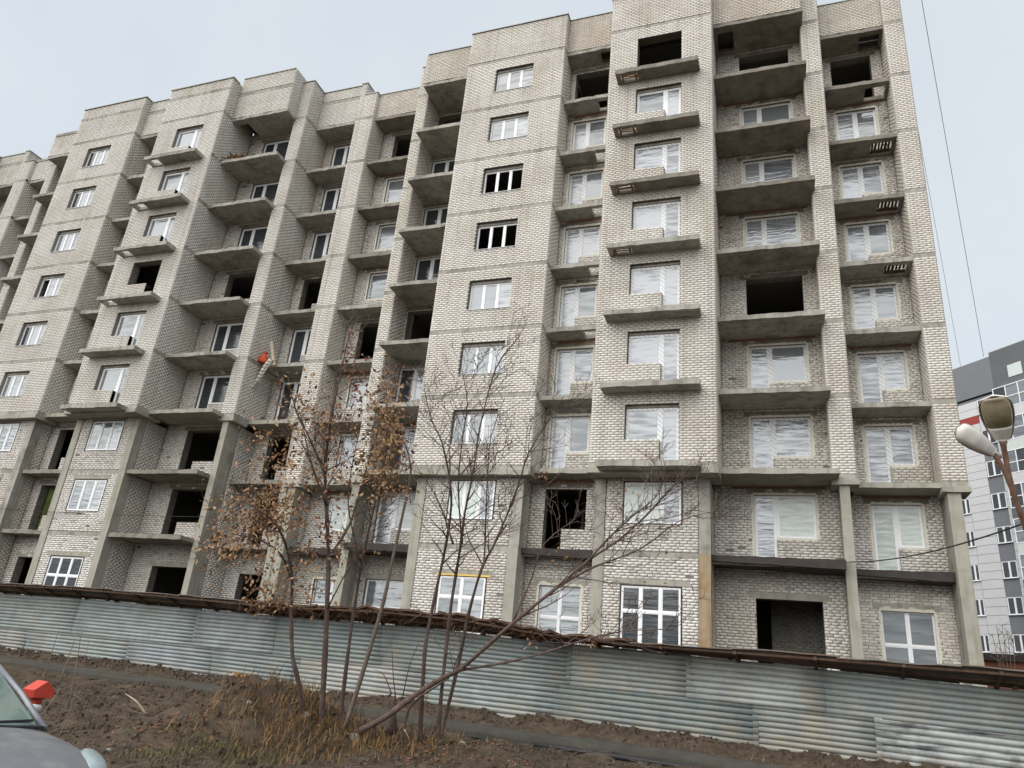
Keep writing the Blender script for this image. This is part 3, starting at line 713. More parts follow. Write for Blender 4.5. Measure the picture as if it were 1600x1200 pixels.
# orange sack, plank and torn sheet hanging off a left-hand slab
zz = zb(4) + .2
e = empty('orange_sack', (-24.05, 27.75, zz)); tag(e, 'bright orange sack on the edge of a mid height balcony slab', 'sack')
m = MB()
for i in range(5):
    z0 = i * .09; r0 = .24 + .05 * math.sin(i * 1.2); m.tube([(0, 0, z0), (.02, 0, z0 + .09)], [r0, .24 + .05 * math.sin((i + 1) * 1.2) if i < 4 else .1], 10)
m.build('sack_body', mk('orange_woven_plastic', (.55, .09, .03), .7, var=.2), e, True)
m = MB(); m.tube([(0, 0, .45), (.03, .01, .6)], [.09, .12], 8); m.build('tied_neck', mk('orange_woven_neck', (.5, .08, .03), .7), e)
e = MB(); p0 = np.array([-23.55, 27.7, zz]); e.obox(p0 + (.0, 0, .5), (-.25, 0, .68), (.07, 0, .026), (0, .02, 0))
tag(e.build('plank', WOODL), 'weathered plank leaning out over the balcony slab beside the orange sack', 'plank')
me = MB(); rows = []
for i in range(11):
    t = i / 10; c = np.array([-23.5 - .75 * t - .15 * t * t, 27.62 - .05 * math.sin(t * 7), zz + .1 - 1.7 * t]); wd = .17 * (1 - .35 * t) + .05 * math.sin(5 * t)
    rows.append([c + (-wd, .04, 0), c + (-wd * .3, -.08, .02), c + (wd * .3, .05, 0), c + (wd, -.03, .03)])
for i in range(10):
    for j in range(3): me.quad(rows[i][j], rows[i][j + 1], rows[i + 1][j + 1], rows[i + 1][j])
ps = me.build('plastic_sheet', mk('dirty_white_sheet', (.56, .54, .47), .6, var=.2), None, True)
sm = ps.modifiers.new('s', 'SOLIDIFY'); sm.thickness = .012
tag(ps, 'torn whitish sheet hanging down from the slab under the orange sack', 'sheet')
m = MB(); q = atY(270, 917, 27.6); q = np.array([-26.55, 27.95, .95])
m.tube([q + (-.35, 0, .35), q + (.1, 0, .25), q + (.5, 0, .2)], .05, 8); m.tube([q + (-.35, 0, .55), q + (-.35, 0, .15)], .055, 8); m.tube([q + (.3, 0, .2), q + (.5, 0, -.3)], .05, 8)
tag(m.build('white_pipe', PVC), 'white plastic pipe with a tee sticking out of a dark ground floor opening', 'pipe')
# thin mesh railing on one left slab
e = empty('mesh_railing', (-27, 26.25, zb(6) + .2)); tag(e, 'rusty wire mesh railing on one left hand balcony slab', 'railing')
wm = mk('rusty_wire', (.2, .15, .11), .8, metal=.3)
for x in np.arange(-1.8, -.2, .8): m = MB(); m.tube([(x, 0, 0), (x, 0, .95)], .018, 5); m.build('post', wm, e)
for z in (.1, .5, .93): m = MB(); m.tube([(-1.8, 0, z), (.0, 0, z)], .012, 4); m.build('rail', wm, e)
m = MB()
for x in np.arange(-1.8, 0, .12): m.tube([(x, .0, .05), (x, .0, .92)], .004, 3)
m.build('wire', wm, e)

# ------------------------------------------------------------------ corrugated fence with its sagging canopy
FEN = empty('corrugated_fence', (-8, fence_y(-8), -1)); tag(FEN, 'long fence of weathered galvanised corrugated sheets under a sagging canopy', 'fence'); FEN.location = (0, 0, 0)
fu = np.array([1, -.12, 0]) / math.hypot(1, .12); fn = np.array([-.12, -1, 0]) / math.hypot(1, .12)      # along, towards the road
def galv(name, base, rust, dark=0.):
    m = mk(name, base, .55, metal=.18, var=.25, nscale=1.6, stain=rust, stain_amt=.75, sscale=1.3, bump=.1, bscale=6, spec=.35)
    t = m.node_tree; N = t.nodes; L = t.links; b = N['Principled BSDF']; src = b.inputs['Base Color'].links[0].from_socket
    g = N.new('ShaderNodeNewGeometry'); mp = N.new('ShaderNodeMapping'); mp.inputs['Scale'].default_value = (.5, .5, 6); L.new(g.outputs['Position'], mp.inputs[0])
    n = N.new('ShaderNodeTexNoise'); n.inputs['Scale'].default_value = 1.5; n.inputs['Detail'].default_value = 6; L.new(mp.outputs[0], n.inputs['Vector'])
    mr = N.new('ShaderNodeMapRange'); mr.inputs[1].default_value = .52; mr.inputs[2].default_value = .68; mr.inputs[4].default_value = .45 + dark; L.new(n.outputs['Fac'], mr.inputs[0])
    x = N.new('ShaderNodeMixRGB'); L.new(mr.outputs[0], x.inputs[0]); L.new(src, x.inputs[1]); x.inputs[2].default_value = (.17, .19, .185, 1) if not dark else (.03, .03, .033, 1)
    # mud splashed over the foot of the sheets, ragged along its upper edge
    sp_ = N.new('ShaderNodeSeparateXYZ'); L.new(g.outputs['Position'], sp_.inputs[0]); n2 = N.new('ShaderNodeTexNoise'); n2.inputs['Scale'].default_value = 2.2; n2.inputs['Detail'].default_value = 7; L.new(g.outputs['Position'], n2.inputs['Vector'])
    ma = N.new('ShaderNodeMath'); ma.operation = 'MULTIPLY_ADD'; ma.inputs[1].default_value = 1.1; L.new(n2.outputs['Fac'], ma.inputs[0]); L.new(sp_.outputs[2], ma.inputs[2])
    m3 = N.new('ShaderNodeMapRange'); m3.inputs[1].default_value = -.12; m3.inputs[2].default_value = -.55; m3.inputs[3].default_value = 0; m3.inputs[4].default_value = .75; L.new(ma.outputs[0], m3.inputs[0])
    x2 = N.new('ShaderNodeMixRGB'); L.new(m3.outputs[0], x2.inputs[0]); L.new(x.outputs[0], x2.inputs[1]); x2.inputs[2].default_value = (.33, .29, .22, 1)
    L.new(x2.outputs[0], b.inputs['Base Color']); return m
GALV = [galv('galvanised_a', (.265, .30, .295), (.33, .31, .25)), galv('galvanised_b', (.205, .245, .245), (.28, .27, .22)), galv('galvanised_c', (.335, .355, .345), (.38, .34, .26)), galv('galvanised_d', (.27, .30, .31), (.22, .22, .20)),
        galv('galvanised_e', (.285, .30, .285), (.36, .32, .24)), galv('galvanised_f', (.285, .33, .33), (.25, .25, .22)), galv('galvanised_g', (.23, .26, .26), (.31, .29, .24))]
GALVK = galv('galvanised_sooty', (.40, .43, .42), (.06, .06, .06), dark=.5)
def ftop(x): return float(np.interp(x, [-36, -26, -16, -10, -7, -4, 0, 5, 10], [1.27, 1.27, 1.12, 1.08, .95, .91, .80, .64, .55]))
def fmid(x): return float(np.interp(x, [-36, -20, 0, 10], [-.04, -.03, -.13, -.3]))
def fbot(x): return float(np.interp(x, [-36, -30, -10, 0, 10], [-1.0, -1.0, -1.2, -1.3, -1.45]))
def sheet(xa, xb_, zlo, zhi, off, mat, label=None):
    n = 4; xs = np.linspace(xa, xb_, n + 1); h = (zhi((xa + xb_) / 2) - zlo((xa + xb_) / 2)); nr = max(3, int(round(h / .128)))
    prof = []
    for i in range(nr):
        p = i / nr; q = 1 / nr
        prof += [(p, .0), (p + q * .40, .002), (p + q * .80, .0), (p + q * .82, -.042), (p + q * .965, -.042)]
    prof.append((1, 0)); V = []; k = len(prof)
    tl = random.uniform(-.02, .02); sg = random.uniform(-.012, .012)
    for j, x in enumerate(xs):
        b = zlo(x); t_ = zhi(x); buck = .012 * math.sin(j * 2.1 + off * 300)
        for (p, d) in prof:
            q = np.array([x, fence_y(x), b + (t_ - b) * p + sg * (j - n / 2) / n]) + fn * (off + d + tl * (p - .5) + buck * math.sin(p * 5)); V.append(q)
    V = np.array(V); f = []
    for j in range(n):
        for i in range(k - 1): f.append((j * k + i, (j + 1) * k + i, (j + 1) * k + i + 1, j * k + i + 1))
    o = link('fence_sheet', npmesh('fence_sheet', V, np.array(f)), mat, FEN)
    s_ = o.modifiers.new('t', 'SOLIDIFY'); s_.thickness = .002
    if label: o['label'] = label
topseams = [-37, -31.5, -25.8, -19.2, -15.6, -11.3, -5.28, -2.12, .9, 5.2, 10]; botseams = [-37, -33, -28.4, -22.3, -18.2, -14.4, -9.6, -5.6, -.57, 2.0, 6.1, 10]
for i in range(len(botseams) - 1):
    lab = None; mt = GALV[(i * 3 + 1) % 7]
    if botseams[i] == 2.0: mt = GALVK; lab = 'soot blackened patched sheet'
    sheet(botseams[i] - .12, botseams[i + 1], fbot, lambda x: fmid(x) + .05, .010 + .006 * (i % 2), mt, lab)
for i in range(len(topseams) - 1): sheet(topseams[i] - .12, topseams[i + 1], fmid, ftop, .030 + .006 * (i % 2), GALV[(i * 5 + 2) % 7])
def fp(x, off, z): return np.array([x, fence_y(x), z]) + fn * off
POSTM = mk('fence_post_timber', (.16, .12, .09), .95, var=.3)
for x in np.arange(-36, 10, 2.9):
    m = MB(); m.obox(fp(x, -.10, (fbot(x) - .3 + ftop(x) + .1) / 2), fu * .05, fn * .05, (0, 0, (ftop(x) + .1 - fbot(x) + .3) / 2)); m.build('post', POSTM, FEN)
def cfront(x): return float(np.interp(x, [-37, -26, -20, -16, -10, -7.6, -5, 1, 10], [1.60, 1.62, 1.54, 1.42, 1.46, 1.33, 1.02, 1.01, .93]))
CANM = mk('old_canopy_sheet', (.16, .15, .14), .85, var=.35, nscale=2, stain=(.22, .11, .05), stain_amt=.75, sscale=1.6, bump=.3, bscale=9)
CANW = mk('canopy_rotten_board', (.075, .045, .03), .95, var=.5, nscale=3, stain=(.15, .1, .07), stain_amt=.6, sscale=3, bump=.6, bscale=14)
cs = [-37, -33.4, -29.9, -26.3, -23, -19.6, -16.3, -13.5, -11.2, -9.0, -7.2, -5.6, -3.4, -1.0, 1.3, 3.6, 6, 8.3, 10]
for i in range(len(cs) - 1):
    a, b = cs[i] - .05, cs[i + 1] + .02; old = -16.5 < a < -5
    m = MB(); n = 6; xs = np.linspace(a, b, n + 1); jj = (RNG.random(n + 1) - .5) * (.10 if old else .03)
    d0 = .03 * (i % 2); th = .06 if old else .025
    for j in range(n):
        p, q = xs[j], xs[j + 1]
        A = fp(p, -.35, ftop(p) + .02 + d0); B = fp(q, -.35, ftop(q) + .02 + d0); C = fp(q, .80 + jj[j + 1], cfront(q) + d0 + jj[j + 1]); D = fp(p, .80 + jj[j], cfront(p) + d0 + jj[j])
        up = np.array([0, 0, th]); n0 = len(m.v)
        m.v += [tuple(A), tuple(B), tuple(C), tuple(D)] + [tuple(k + up) for k in (A, B, C, D)]
        m.f += [(n0, n0 + 3, n0 + 2, n0 + 1), (n0 + 4, n0 + 5, n0 + 6, n0 + 7), (n0 + 2, n0 + 3, n0 + 7, n0 + 6), (n0, n0 + 1, n0 + 5, n0 + 4)]
        if j == 0: m.f.append((n0 + 3, n0, n0 + 4, n0 + 7))
        if j == n - 1: m.f.append((n0 + 1, n0 + 2, n0 + 6, n0 + 5))
    m.build('canopy_sheet', CANW if old else CANM, FEN)
for x in np.arange(-36, 9.5, 1.75):
    m = MB(); A = fp(x, -.2, ftop(x) - .05); B = fp(x + .06, .78, cfront(x) - .045); c = (A + B) / 2; v = (B - A) / 2
    m.obox(c, fu * .035, v, np.cross(fu, v / np.linalg.norm(v)) * .04); m.build('rafter', WOODK, FEN)
    m = MB(); A = fp(x, .02, ftop(x) - .42); B = fp(x, .5, (ftop(x) + cfront(x)) / 2 - .06); c = (A + B) / 2; v = (B - A) / 2
for x in np.arange(-36, 9, 2.5):
    for off in (.72, .3):
        m = MB(); zf_ = lambda q: ftop(q) + (cfront(q) - ftop(q)) * (off + .2) / 1.0 - .03
        A = fp(x, off, zf_(x)); B = fp(x + 2.5, off, zf_(x + 2.5)); c = (A + B) / 2; v = (B - A) / 2; m.obox(c, v, fn * .03, np.array([0, 0, .025])); m.build('batten', WOODK, FEN)
# dry vine and litter caught on the sagging part
m = MB()
for i in range(420):
    x = random.uniform(-17, -4.2); o_ = random.uniform(.2, .95); z = cfront(x) * o_ + ftop(x) * (1 - o_) + .04
    p = fp(x, o_, z); pts = [p]; dr = np.array([random.gauss(0, .25), random.gauss(-.02, .1), random.gauss(-.06, .12)])
    for k in range(3): p = p + dr * .5 + np.array([0, 0, -.025 * k]); pts.append(p)
    m.tube(pts, [.008, .006, .005, .002], 3, False)
vine = m.build('dead_vine', mk('dead_vine_stems', (.11, .065, .04), .95, var=.4)); tag(vine, 'dead brown vine stems tangled over the sagging middle of the fence canopy', 'vine', kind=None)

# ------------------------------------------------------------------ strips lying along the fence
def strip(name, label, xa, xb_, off, z_off, hgt, mat, cat, n=14):
    m = MB(); xs = np.linspace(xa, xb_, n + 1); prev = None
    for x in xs:
        p = np.array([x, fence_y(x), 0.]) + fn * off; p[2] = float(gz(p[0], p[1])) * .35 + .65 * float(gz_smooth(p[0], off)) + z_off
        ring = [p + fn * .25 + (0, 0, -.06), p + fn * .24 + (0, 0, .045), p + fn * .18 + (0, 0, .045), p + fn * .17 + (0, 0, -.01), p + fn * .12 + (0, 0, hgt * .5), p + fn * .09 + (0, 0, hgt * .5 + .04), p + fn * .02 + (0, 0, hgt * .6 + .04), p + (0, 0, hgt * .62), p + fn * -.16 + (0, 0, hgt), p + fn * -.17 + (0, 0, hgt + .025), p + fn * -.21 + (0, 0, hgt + .025), p + fn * -.22 + (0, 0, -.08)]
        if prev:
            for k in range(len(ring) - 1): m.quad(prev[k], ring[k], ring[k + 1], prev[k + 1])
        prev = ring
    return tag(m.build(name, mat), label, cat)
def gz_smooth(x, off): return -1.09 + .0088 * min(max(-x, -10), 32) + np.interp(off, [0, .9, 3, 7], [.02, -.13, -.27, -.40])
GS = mk('dull_galvanised_strip', (.058, .056, .049), .95, spec=.1, var=.3, nscale=2, stain=(.08, .065, .05), stain_amt=.6, sscale=1.5)
GS.node_tree.nodes['Principled BSDF'].inputs['Specular IOR Level'].default_value = .05
strip('metal_strip', 'long dull galvanised steel strip lying on the earth left of the trees', -31, -11.5, 3.2, .02, .17, GS, 'strip')
strip('metal_strip', 'dull galvanised steel strip lying on the earth right of the trees', -10.6, 5.5, 3.1, .02, .18, GS, 'strip')
m = MB(); pts = []
for x in np.linspace(-4.6, 6, 16):
    p = np.array([x, fence_y(x), 0]) + fn * 3.75; p[2] = gz_smooth(x, 3.75) + .03; pts.append(p)
m.tube(pts, .055, 8); tag(m.build('black_pipe', mk('black_polyethylene', (.02, .02, .022), .5), smooth=True), 'black plastic pipe lying along the earth in front of the right steel strip', 'pipe')

# ------------------------------------------------------------------ trees
BARK = mk('reddish_bark', (.105, .07, .06), .9, var=.35, nscale=9, stain=(.20, .165, .14), stain_amt=.55, sscale=5, bump=.5, bscale=40)
BARKL = mk('grey_bark', (.17, .135, .11), .9, var=.3, nscale=9, bump=.4, bscale=40)
LEAF = [mk('dry_leaf_ochre', (.34, .215, .115), .85, var=.35, nscale=20), mk('dry_leaf_brown', (.23, .13, .07), .85, var=.35, nscale=20), mk('dry_leaf_red', (.20, .095, .06), .8, var=.35, nscale=20)]
def lift(poly, d0, d1=None, wob=.25):
    """a limb traced through the crown: every point gets its own distance so that the limbs spread in depth"""
    n = len(poly); d1 = d1 if d1 is not None else d0; r = random.uniform(0, 6)
    return [at(px, py, d0 + (d1 - d0) * i / max(1, n - 1) + wob * math.sin(r + i * .9) * min(1, i / 3)) for i, (px, py) in enumerate(poly)]
def smooth(pts, k=3):
    pts = [np.asarray(p) for p in pts]; out = []
    for i in range(len(pts) - 1):
        p0 = pts[max(i - 1, 0)]; p1 = pts[i]; p2 = pts[i + 1]; p3 = pts[min(i + 2, len(pts) - 1)]
        for j in range(k):
            t = j / k; out.append(.5 * ((2 * p1) + (p2 - p0) * t + (2 * p0 - 5 * p1 + 4 * p2 - p3) * t * t + (3 * p1 - p0 - 3 * p2 + p3) * t ** 3))
    out.append(pts[-1]); return out
def twigs(m, pts, rad, start, dens, lmin, lmax, depth, tips, spread=.75):
    L = len(pts)
    tot = sum(np.linalg.norm(pts[i + 1] - pts[i]) for i in range(L - 1))
    n = int(tot * dens * (1 - start)) + 1
    for _ in range(n):
        t = start + (1 - start) * random.random() ** .85; i = min(int(t * (L - 1)), L - 2); f = t * (L - 1) - i
        p = pts[i] * (1 - f) + pts[i + 1] * f; tg = pts[i + 1] - pts[i]; tg = tg / (np.linalg.norm(tg) + 1e-9)
        r0 = rad[i] * .55; r0 = max(.0060, min(r0, .03))
        a = np.array([random.gauss(0, 1), random.gauss(0, 1), random.gauss(0, .5)]); a -= tg * (a @ tg); a /= np.linalg.norm(a) + 1e-9
        dr = tg * (1 - spread * .5) + a * spread * random.uniform(.6, 1.1); dr /= np.linalg.norm(dr)
        l = random.uniform(lmin, lmax) * (1.15 - .6 * t); q = [p]; k = 5
        for j in range(k):
            dr = dr + np.array([random.gauss(0, .10), random.gauss(0, .10), .07 + random.gauss(0, .07)]); dr /= np.linalg.norm(dr); q.append(q[-1] + dr * l / k)
        rr = [max(.0040, r0 * (1 - j / (k + .6))) for j in range(k + 1)]
        m.tube(q, rr, 4 if r0 > .008 else 3, False); tips.append(q)
        if depth > 0: twigs(m, q, rr, .2, 3.6, lmin * .45, lmax * .45, depth - 1, tips, .8)
def tree(name, label, stems, dens, lmin, lmax, start, depth=1):
    b = at(*stems[0][0][0], stems[0][2]); e = empty(name, (0, 0, 0)); tag(e, label, 'tree')
    tr = MB(); br = MB(); tips = []
    for poly, r0, d0, d1, st in stems:
        pts = lift(poly, d0, d1)
        g = float(gz(pts[0][0], pts[0][1]))
        if st >= 0 and poly[0][1] > 1080: pts = [np.array([pts[0][0], pts[0][1], min(g, pts[0][2]) - .1])] + pts
        pts = smooth(pts, 3); n = len(pts); rad = [r0 * .74 * (1 - .90 * (i / (n - 1)) ** .62) + .004 for i in range(n)]
        rad = [r * (1 + .12 * math.sin(i * 1.7 + r0 * 90)) for i, r in enumerate(rad)]
        tr.tube(pts, rad, 8, True); twigs(br, pts, rad, max(0, st), dens, lmin, lmax, depth, tips)
    tr.build('trunk', BARK, e, True); br.build('twigs', BARK, e)['kind'] = 'stuff'
    return e, tips
DL = 13.3
left = [([(478, 1150), (466, 1065), (457, 1025), (455, 960), (456, 900), (446, 850), (428, 815), (400, 795), (372, 778)], .085, DL, DL - .6, .55),
        ([(455, 905), (440, 868), (415, 848), (385, 838), (350, 832)], .03, DL, DL - .8, .3),
        ([(500, 1172), (506, 1060), (511, 950), (513, 870), (510, 790), (508, 740), (512, 690), (522, 630), (535, 570), (548, 510)], .095, DL - .1, DL + .3, .35),
        ([(513, 872), (545, 822), (562, 770), (582, 700), (602, 640), (612, 600)], .035, DL - .05, DL + .6, .2),
        ([(530, 1135), (545, 1010), (554, 950), (565, 880), (585, 790), (600, 720), (606, 650), (600, 585)], .065, DL + .2, DL + .8, .4),
        ([(510, 790), (490, 735), (478, 690), (470, 645)], .03, DL, DL - .5, .2),
        ([(508, 742), (486, 690), (462, 640), (450, 590)], .025, DL, DL - .2, .2),
        ([(512, 950), (535, 905), (555, 870), (560, 840)], .02, DL - .1, DL - .5, .3),
        ([(565, 880), (545, 800), (548, 740), (560, 680)], .02, DL + .3, DL + .1, .2)]
TL, tipsL = tree('maple_tree', 'young many stemmed maple with clumps of dead brown leaves in front of the fence', left, 5.0, .4, 1.3, .25, 2)
leafm = [MB(), MB(), MB()]
def leafq(m, p, s):
    a = np.array([random.gauss(0, 1), random.gauss(0, 1), random.gauss(-.8, .7)]); a /= np.linalg.norm(a); b = np.cross(a, [random.gauss(0, 1), random.gauss(0, 1), random.gauss(0, 1)]); b /= np.linalg.norm(b) + 1e-9; c = np.cross(a, b)
    p = np.asarray(p); n = len(m.v); cu = random.uniform(.1, .5)
    m.v += [tuple(p), tuple(p + a * s * .55 + b * s * .28 + c * s * cu * .3), tuple(p + a * s), tuple(p + a * s * .5 - b * s * .28 + c * s * cu * .3), tuple(p + a * s * .5)]
    m.f += [(n, n + 1, n + 4), (n + 1, n + 2, n + 4), (n + 2, n + 3, n + 4), (n + 3, n, n + 4)]
clumps = [(410, 795, 50, 34, 500, 0), (350, 842, 26, 28, 90, 0), (440, 700, 48, 40, 150, 0), (490, 652, 36, 34, 130, 0), (604, 640, 22, 52, 230, 0), (590, 720, 26, 46, 200, 0), (556, 600, 16, 36, 60, 2), (549, 545, 10, 34, 40, 2), (470, 890, 46, 40, 140, 0), (412, 905, 22, 34, 70, 0), (612, 690, 24, 46, 170, 0), (520, 735, 46, 34, 90, 0), (530, 840, 40, 34, 45, 2), (430, 925, 30, 18, 35, 0), (380, 850, 40, 22, 90, 0), (540, 680, 36, 50, 60, 2), (450, 770, 30, 40, 80, 0), (500, 800, 30, 40, 40, 2), (610, 760, 30, 18, 45, 0), (470, 600, 30, 34, 30, 0)]
for cx, cy, rx, ry, n, kd in clumps:
    for i in range(int(n * 2.1)):
        px, py = cx + random.gauss(0, rx * .68), cy + 6 + random.gauss(0, ry * .68); d = DL + random.gauss(0, .45)
        k = kd if random.random() < .75 else random.choice((0, 1, 2)); k = 1 if (kd == 0 and random.random() < .33) else k
        leafq(leafm[k], at(px, py, d), random.uniform(.04, .12))
for q in tipsL:
    if random.random() < .05: leafq(leafm[random.choice((0, 0, 1, 2))], q[random.choice((3, 4, 5))], random.uniform(.04, .08))
for k, m in enumerate(leafm): m.build('dead_leaves', LEAF[k], TL)['kind'] = 'stuff'
DR = 13.6
right = [([(655, 1172), (661, 1060), (666, 1000), (680, 930), (697, 850), (705, 790), (702, 745), (690, 690), (674, 655), (664, 615)], .075, DR, DR + .4, .35),
         ([(683, 1172), (690, 1080), (703, 960), (712, 900), (720, 850), (727, 797), (740, 735), (750, 667), (775, 575), (806, 532)], .07, DR - .1, DR - .2, .35),
         ([(694, 1130), (718, 1030), (732, 960), (752, 890), (770, 855), (790, 810), (810, 757), (826, 708), (857, 657), (880, 620)], .06, DR + .2, DR - .3, .35),
         ([(756, 880), (758, 847), (762, 735), (768, 680), (790, 618)], .026, DR, DR + .5, .2),
         ([(708, 850), (690, 795), (672, 760), (655, 735)], .025, DR, DR + .8, .2),
         ([(722, 850), (716, 760), (722, 690), (730, 630), (722, 580)], .025, DR, DR - .5, .2),
         ([(536, 1190), (552, 1150), (600, 1122), (650, 1085), (690, 1060), (720, 1045), (760, 1010), (800, 975), (840, 942), (880, 910), (920, 875), (965, 845), (1010, 805), (1040, 772), (1070, 742)], .10, DR - .3, DR - 1.2, .55),
         ([(880, 912), (930, 885), (1000, 858), (1060, 815), (1110, 800)], .03, DR - .8, DR - .9, .2),
         ([(905, 892), (950, 842), (990, 805), (1030, 770), (1040, 720)], .03, DR - .8, DR - 1.4, .25),
         ([(720, 1047), (790, 1035), (850, 1020), (930, 995), (990, 985), (1055, 983)], .035, DR - .5, DR - 1.6, .4),
         ([(640, 1105), (700, 1060), (712, 1035), (722, 1010)], .04, DR - .2, DR, .6),
         ([(800, 975), (830, 905), (850, 850), (900, 810)], .025, DR - .7, DR - .2, .25)]
TR, tipsR = tree('bare_tree', 'leafless many stemmed tree with one thick trunk leaning right across the fence', right, 6.2, .5, 1.6, .2, 2)
leafm = [MB(), MB(), MB()]
for q in tipsR:
    if random.random() < .008: leafq(leafm[random.choice((1, 2, 2))], q[-1], random.uniform(.035, .07))
for cx, cy, rx, ry, n in ((846, 742, 10, 10, 14), (870, 870, 22, 14, 16), (1020, 880, 40, 30, 26), (985, 800, 40, 50, 22), (930, 1000, 20, 12, 14), (820, 1010, 20, 12, 10)):
    for i in range(n): leafq(leafm[random.choice((0, 1, 2))], at(cx + random.gauss(0, rx * .6), cy + random.gauss(0, ry * .6), DR - 1.0 + random.gauss(0, .3)), random.uniform(.04, .09))
for k, m in enumerate(leafm): m.build('dead_leaves', LEAF[k], TR)['kind'] = 'stuff'
# suckers, stumps and fallen limbs round the trees
def limb(name, label, poly, d0, r0, mat, cat, d1=None):
    m = MB(); pts = smooth(lift(poly, d0, d1, .05), 3); n = len(pts); m.tube(pts, [r0 * (1 - .7 * i / (n - 1)) for i in range(n)], 6)
    return tag(m.build(name, mat, smooth=True), label, cat)
limb('stump', 'short broken stump between the two trees', [(612, 1145), (613, 1110), (616, 1088)], 13.6, .11, BARK, 'stump')
limb('fallen_limb', 'pale bent stick lying on the mud left of the trees', [(228, 1116), (215, 1098), (205, 1090), (196, 1084)], 12.0, .022, WOODL, 'stick')
limb('fallen_limb', 'grey stick lying flat on the mud near the pale bent stick', [(228, 1117), (205, 1110), (192, 1100)], 12.0, .014, BARKL, 'stick')
limb('fallen_limb', 'dark branch lying over the mound left of the left tree stems', [(405, 1130), (440, 1108), (478, 1090)], 13.4, .03, BARK, 'stick')
limb('sapling', 'thin pale shoot rising right of the maple stems', [(538, 1142), (570, 1040), (598, 945), (612, 880), (630, 800), (642, 735), (632, 690)], 13.0, .045, BARKL, 'sapling', 13.6)
for i, (poly, lb) in enumerate((([(618, 1090), (614, 1050), (612, 1000)], 'thin dark shoot straight up from the stump'), ([(629, 1090), (640, 1040), (656, 1000)], 'thin dark shoot slanting right from the stump'), ([(612, 1085), (600, 1055), (585, 1046)], 'thin dark shoot arching left from the stump'))):
    limb('shoot', lb, poly, 13.55, .012, BARK, 'shoot')
for i, (poly, lb) in enumerate((([(52, 1125), (68, 1060), (92, 985)], 'dry weed stalk next to the red marker post'), ([(92, 1068), (110, 1020), (118, 990)], 'dry weed stalk in front of the left fence sheets, forked low'), ([(106, 1108), (120, 1035), (128, 980)], 'tall dry weed stalk right of the red marker post'), ([(62, 1122), (85, 1090), (94, 1072)], 'short dark weed stalk behind the car bonnet'), ([(90, 1155), (112, 1105), (140, 1000)], 'long thin weed stalk rising behind the car headlight'))):
    limb('weed_stalk', lb, poly, 9.2 + .3 * i, .010, BARKL, 'weed', 9.6 + .3 * i)
limb('fallen_limb', 'bleached broken stick poking up at the foot of the right tree', [(632, 1140), (638, 1152), (640, 1163)], 13.2, .016, WOODL, 'stick')

# ------------------------------------------------------------------ ground cover
def scatter_pts(n, x0, x1, o0, o1):
    r = []
    while len(r) < n:
        x = random.uniform(x0, x1); off = random.uniform(o0, o1); p = np.array([x, fence_y(x), 0]) + fn * off; r.append((p[0], p[1]))
    a = np.array(r); return a, gz(a[:, 0], a[:, 1])
def blades(name, label, centers, n, hmin, hmax, mats, spreadr):
    m = MB()
    for cx, cy, rr in centers:
        for i in range(n):
            x, y = cx + random.gauss(0, rr), cy + random.gauss(0, rr); z = float(gz(x, y)) - .02; h = random.uniform(hmin, hmax); a = random.uniform(0, 6.28); lean = random.uniform(.1, .9)
            d = np.array([math.cos(a) * lean, math.sin(a) * lean, 1.]) * h; s = np.array([-math.sin(a), math.cos(a), 0]) * .006; p = np.array([x, y, z]); q = p + d * .55; k = len(m.v)
            e_ = p + d * np.array([1.15, 1.15, .85]); m.v += [tuple(p - s), tuple(p + s), tuple(q + s), tuple(q - s), tuple(e_)]; m.f += [(k, k + 1, k + 2, k + 3), (k + 3, k + 2, k + 4)]
    return tag(m.build(name, mats), label, 'grass', kind='stuff')
DRYG = mk('dry_grass', (.235, .135, .058), .9, var=.4, nscale=5); GREENG = mk('yellow_green_grass', (.115, .105, .045), .9, var=.35, nscale=5); GREYG = mk('grey_dead_weeds', (.15, .115, .085), .9, var=.4, nscale=5)
C = lambda lst, r: [tuple(at(px, py, d)[:2]) + (r,) for px, py, d in lst]
blades('dry_grass', 'dry ochre grass round the foot of the trees', C([(430, 1150, 13.2), (470, 1165, 13), (520, 1165, 13), (400, 1165, 12.6), (550, 1160, 13), (450, 1185, 12.4), (600, 1150, 13.3)], .6), 210, .06, .34, DRYG, 1)
blades('dead_stalks', 'brown dead stalks standing between the tree stems', C([(440, 1140, 13.4), (500, 1150, 13.4), (560, 1150, 13.5), (600, 1160, 13), (470, 1180, 12.6), (640, 1150, 13.6), (380, 1150, 13)], .5), 70, .10, .50, mk('brown_dead_stalks', (.11, .07, .042), .9, var=.4, nscale=5), 1)
blades('green_grass', 'patches of yellow green grass at the lower edge', C([(330, 1175, 11.3), (300, 1165, 11.3), (490, 1185, 12.5), (610, 1185, 13), (560, 1190, 12.8), (85, 1018, 21.5), (380, 1170, 11.6), (440, 1192, 12), (250, 1180, 10.5), (700, 1195, 13.2)], .36), 170, .05, .2, GREENG, 1)
pts, _ = scatter_pts(300, -33, 6, .2, 3.0); blades('dead_weeds', 'grey dead weeds on the bank under the fence', [(x, y, .22) for x, y in pts], 9, .04, .16, GREYG, 1)
pts, _ = scatter_pts(420, -17, 1, 3.6, 14); blades('dead_weeds', 'grey dead weeds over the muddy foreground', [(x, y, .3) for x, y in pts], 9, .03, .12, GREYG, 1)
